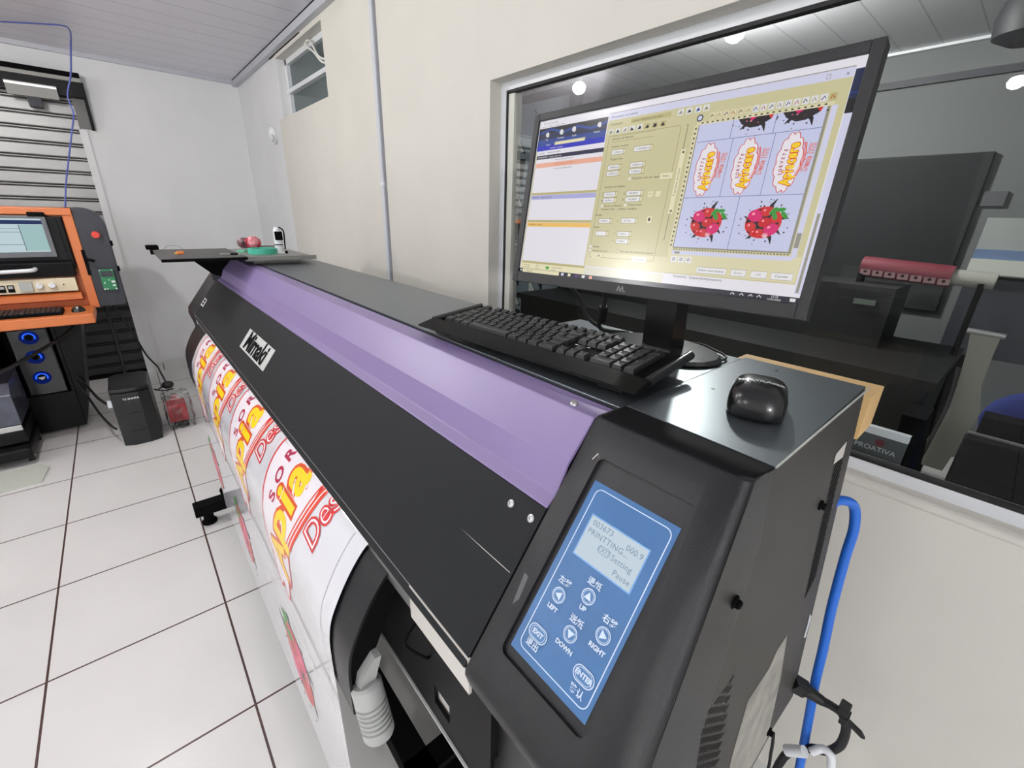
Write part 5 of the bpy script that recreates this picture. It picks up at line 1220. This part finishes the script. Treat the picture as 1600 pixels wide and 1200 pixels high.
for i in range(7):
    x0 = 0.592-i*0.051
    for zz in (1.262-0.0023*i,):
        for a0, a1 in ((38, 72), (-42, -6)):
            A = [(x0-dx, -2.95+0.0508*cos(R(a)), zz+0.0508*sin(R(a))) for dx in (0, .042) for a in ((a0, a1) if dx == 0 else (a1, a0))]; k.poly(A)
        k.m(mat('label_dark', hexc(70, 40, 44), 0.5)); c0 = (x0-.021, -2.95+0.0511*cos(R(-18)), zz+0.0511*sin(R(-18)))
        k.cyl(c0, (c0[0], c0[1]+.0006, c0[2]-.0002), 0.0075, seg=10); k.m(MATS['label_pale'])
k.build('label_print', parent=RL)
MB().cyl((0.245, -2.95, 1.252), (0.10, -2.95, 1.246), 0.036, seg=24).build('core', mat('pale_core', hexc(160, 160, 152), 0.5), RL, smooth=True)
for x, zb_ in ((0.59, 1.19), (0.14, 0.90)): MB().box((x-0.01, -2.99, zb_), (x+0.01, -2.91, 1.235)).build('stand_arm', M_blackmatte, RL)
# desk, dark screens, speaker, added chair
dk = MB().m(mat('dark_desk', hexc(14, 15, 16), 0.5)).box((0.12, -3.15, 0.86), (2.6, -2.30, 0.90)).box((0.14, -2.33, 0), (2.55, -2.30, 0.86)).box((0.14, -3.1, 0), (0.18, -2.36, 0.86))
tag(dk.build('black_desk'), 'long black desk in the next room', 'desk')
k = thing('dark_cabinet', 'tall matte black cabinet behind the glass below the dark board', 'cabinet', (1.2, -2.9, 0.90))
MB().box((0.40, -3.10, 0.90), (2.5, -2.75, 1.19)).build('body', mat('cabinet_dark', hexc(18, 20, 21), 0.6), k)
MB().box((0.46, -2.749, 1.10), (0.55, -2.742, 1.125)).build('plate', mat('dim_plate', hexc(96, 102, 96), 0.5), k)
k = MB().m(M_blackmatte).prism([(0.145, 0.90), (0.085, 0.90), (0.055, 0.62), (0.125, 0.60)], 'y', -1.95, -1.80)
sp2 = thing('desk_speaker', 'narrow black speaker behind the glass beside the lettered sign', 'speaker', (0.10, -1.88, 0))
k.prism([(0.14, 0.60), (0.04, 0.60), (0.04, 0.58), (0.14, 0.58)], 'y', -1.98, -1.77).build('body', parent=sp2)
MB().cyl((0.09, -1.88, 0.0), (0.09, -1.88, 0.58), 0.02).cyl((0.09, -1.88, 0.0), (0.09, -1.88, 0.02), 0.14, seg=24).build('pole', M_blackmatte, sp2)
st = MB().m(mat('pale_reflected_film', hexc(128, 126, 118), 0.4))
Pst = [(0.085, -2.20, 1.125), (0.075, -2.20, 1.06), (0.066, -2.20, 0.95), (0.055, -2.20, 0.85), (0.080, -2.20, 0.72), (0.10, -2.20, 0.60)]
for (x0, y0, z0), (x1, y1, z1), w0, w1 in zip(Pst, Pst[1:], (.075, .065, .06, .075, .085), (.065, .06, .075, .085, .09)):
    st.poly([(x0, y0, z0), (x1, y1, z1), (x1-w1, y1, z1), (x0-w0, y0, z0)]); st.poly([(x0, y0-.004, z0), (x0-w0, y0-.004, z0), (x1-w1, y1-.004, z1), (x1, y1-.004, z1)])
st.m(M_silver).cyl((0.095, -2.20, 1.132), (-0.0, -2.20, 1.128), 0.009)
tag(st.build('film_reflection'), 'pale strip under a bright bar behind the glass, standing in for a reflection', 'film')  # modelled strip takes the place of the film's reflection in the pane
for x in (0.02,): tag(MB().box((x-0.34, -2.30, 0.0), (x-0.05, -2.21, 0.84)).build('floor_stand', M_blackmatte), 'black stand behind the pale reflected strip', 'stand')
tag(MB().tube([(0.078, -2.19, 1.0), (0.066, -2.18, 0.86), (0.074, -2.16, 0.70), (0.08, -2.14, 0.55), (0.07, -2.1, 0.05)], 0.006).build('black_lead', M_rubber, smooth=True), 'black lead hanging in front of the pale reflected strip behind the glass', 'cable')
bc = thing('display_back', 'black flat screen seen from behind at the lower right of the window', 'screen', (-0.2, -1.9, 0.2))
MB().box((-0.75, -1.92, 0.30), (-0.005, -1.86, 0.86), 0.006).build('back', M_blackmatte, bc)
MB().box((-0.75, -1.925, 0.86), (-0.01, -1.915, 0.866)).build('rim', M_silver, bc)
MB().box((-0.45, -1.90, 0.0), (-0.30, -1.87, 0.30)).build('stand', M_blackmatte, bc)
oc = thing('stand_in_chair', 'blue-backed chair added behind the black flat screen in place of a reflection', 'chair', (-0.22, -2.35, 0))  # added chair stands in for a person's reflection in the pane
MB().ball((-0.22, -2.35, 0.80), 1, 3, (0.20, 0.05, 0.155)).build('backrest', mat('royal_blue_cloth', hexc(16, 36, 110), 0.8), oc, smooth=True)
MB().box((-0.42, -2.80, 0.44), (-0.02, -2.38, 0.50), 0.02).build('seat', M_blackmatte, oc)
MB().cyl((-0.22, -2.6, 0.05), (-0.22, -2.6, 0.44), 0.025).box((-0.24, -2.42, 0.44), (-0.20, -2.38, 0.70)).build('column', M_blackmatte, oc)
for i in range(5): MB().box((-0.24, -2.6, 0.03), (-0.20, -2.33, 0.06)).build('base_arm', M_blackmatte, oc).rotation_euler = (0, 0, 0)
tag(MB().lathe([(0, 0), (0.07, 0), (0.125, 0.03), (0.135, 0.10), (0.12, 0.17), (0.05, 0.19), (0.05, 0.26), (0, 0.26)], (0.315, -3.25, 2.242), seg=28).build('ceiling_fixture', mat('dark_fixture', hexc(40, 42, 46), 0.6), smooth=True), 'dark round fixture under the ceiling at the top right behind the glass', 'fixture')
# lettered acrylic sign just behind the pane
sg = thing('lettered_sign', 'grey acrylic sign lettered PROATIVA with a striped red disc', 'sign', (0.1, -1.22, 0.95))
ys = -1.235
k = MB().m(M_alu).box((0.072, ys-0.02, 1.010), (0.32, ys-0.004, 1.027)); k.build('top_edge', parent=sg)
k = MB().m(mat('sign_grey', hexc(88, 92, 94), 0.35)).box((0.072, ys-0.012, 0.950), (0.32, ys-0.004, 1.010)); k.build('plate', parent=sg)
k = MB().m(mat('sign_letters', hexc(206, 208, 208), 0.5)).text('PROATIVA', lambda x, y: Vector((0.124-x, ys-0.003, 0.9765+y)), 0.0165, 0.0, sx=1.0)
k.m(mat('sign_red', hexc(120, 30, 44), 0.5))
for i in range(5):
    z = 0.9860+i*0.0033; hw = math.sqrt(max(0.0, 0.0088**2-(z+0.0012-0.994)**2)); k.poly([(0.118-hw, ys-0.0032, z), (0.118+hw, ys-0.0032, z), (0.118+hw, ys-0.0032, z+.0024), (0.118-hw, ys-0.0032, z+.0024)])
k.build('lettering', parent=sg)
tag(MB().box((-1.4, -2.0, 0.90), (1.2, -1.225, 0.945)).box((1.1, -1.9, 0), (1.18, -1.3, 0.90)).box((-1.38, -1.9, 0), (-1.3, -1.3, 0.90)).build('window_counter', mat('beige_counter', hexc(168, 160, 142), 0.5)), 'beige counter along the other side of the window', 'counter') if False else None

# ================================================================== LAMPS
def bulb_mats(nm, s): return emis(nm, (1.0, 0.985, 0.955), s)
def lamp(name, label, x, y, z, s, r=0.05):
    t = thing(name, label, 'lamp', (x, y, z), group='bare bulbs on the ceiling')
    MB().ball((x, y, z), r, 2, (1, 1, 0.85)).build('bulb', bulb_mats('bulb_glow_%d' % int(s), s), t, smooth=True)
    MB().cyl((x, y, z+r*0.7), (x, y, ZC-0.012), 0.022, seg=16).cyl((x, y, ZC-0.015), (x, y, ZC), 0.05, seg=20).build('socket', M_alu, t)
    return t
lamp('ceiling_lamp', 'bare round bulb on the ceiling above the middle of the long printer', 1.385, 0.36, 2.385, BULB*0.42)
lamp('ceiling_lamp', 'bare round bulb on the ceiling above the far end of the long printer', 2.71, 0.64, 2.40, BULB*1.5)
lamp('ceiling_lamp', 'bare round bulb on the ceiling nearest the camera on the left', 0.45, 2.50, 2.40, BULB)
lamp('ceiling_lamp', 'bare round bulb on the ceiling above the open floor before the machine', 2.77, 3.50, 2.30, BULB*2.5)
wl = thing('added_wall_lamp', 'added bulb on a white bracket behind the camera, lighting the printer end', 'lamp', (-2.36, 1.50, 1.66))  # unseen bulb added to put a highlight on the near end housing
MB().ball((-2.36, 1.50, 1.68), 0.055, 2).build('bulb', bulb_mats('bulb_glow_added', BULB*2.8), wl, smooth=True)
MB().cyl((-2.5, 1.50, 1.60), (-2.36, 1.50, 1.60), 0.015).cyl((-2.36, 1.50, 1.585), (-2.36, 1.50, 1.632), 0.022).box((-2.5, 1.45, 1.54), (-2.485, 1.55, 1.66)).build('bracket', M_alu, wl)
lamp('ceiling_lamp', 'bare ceiling bulb of the next room at the top edge of the window', 1.37, -2.56, 2.40, BEYOND)
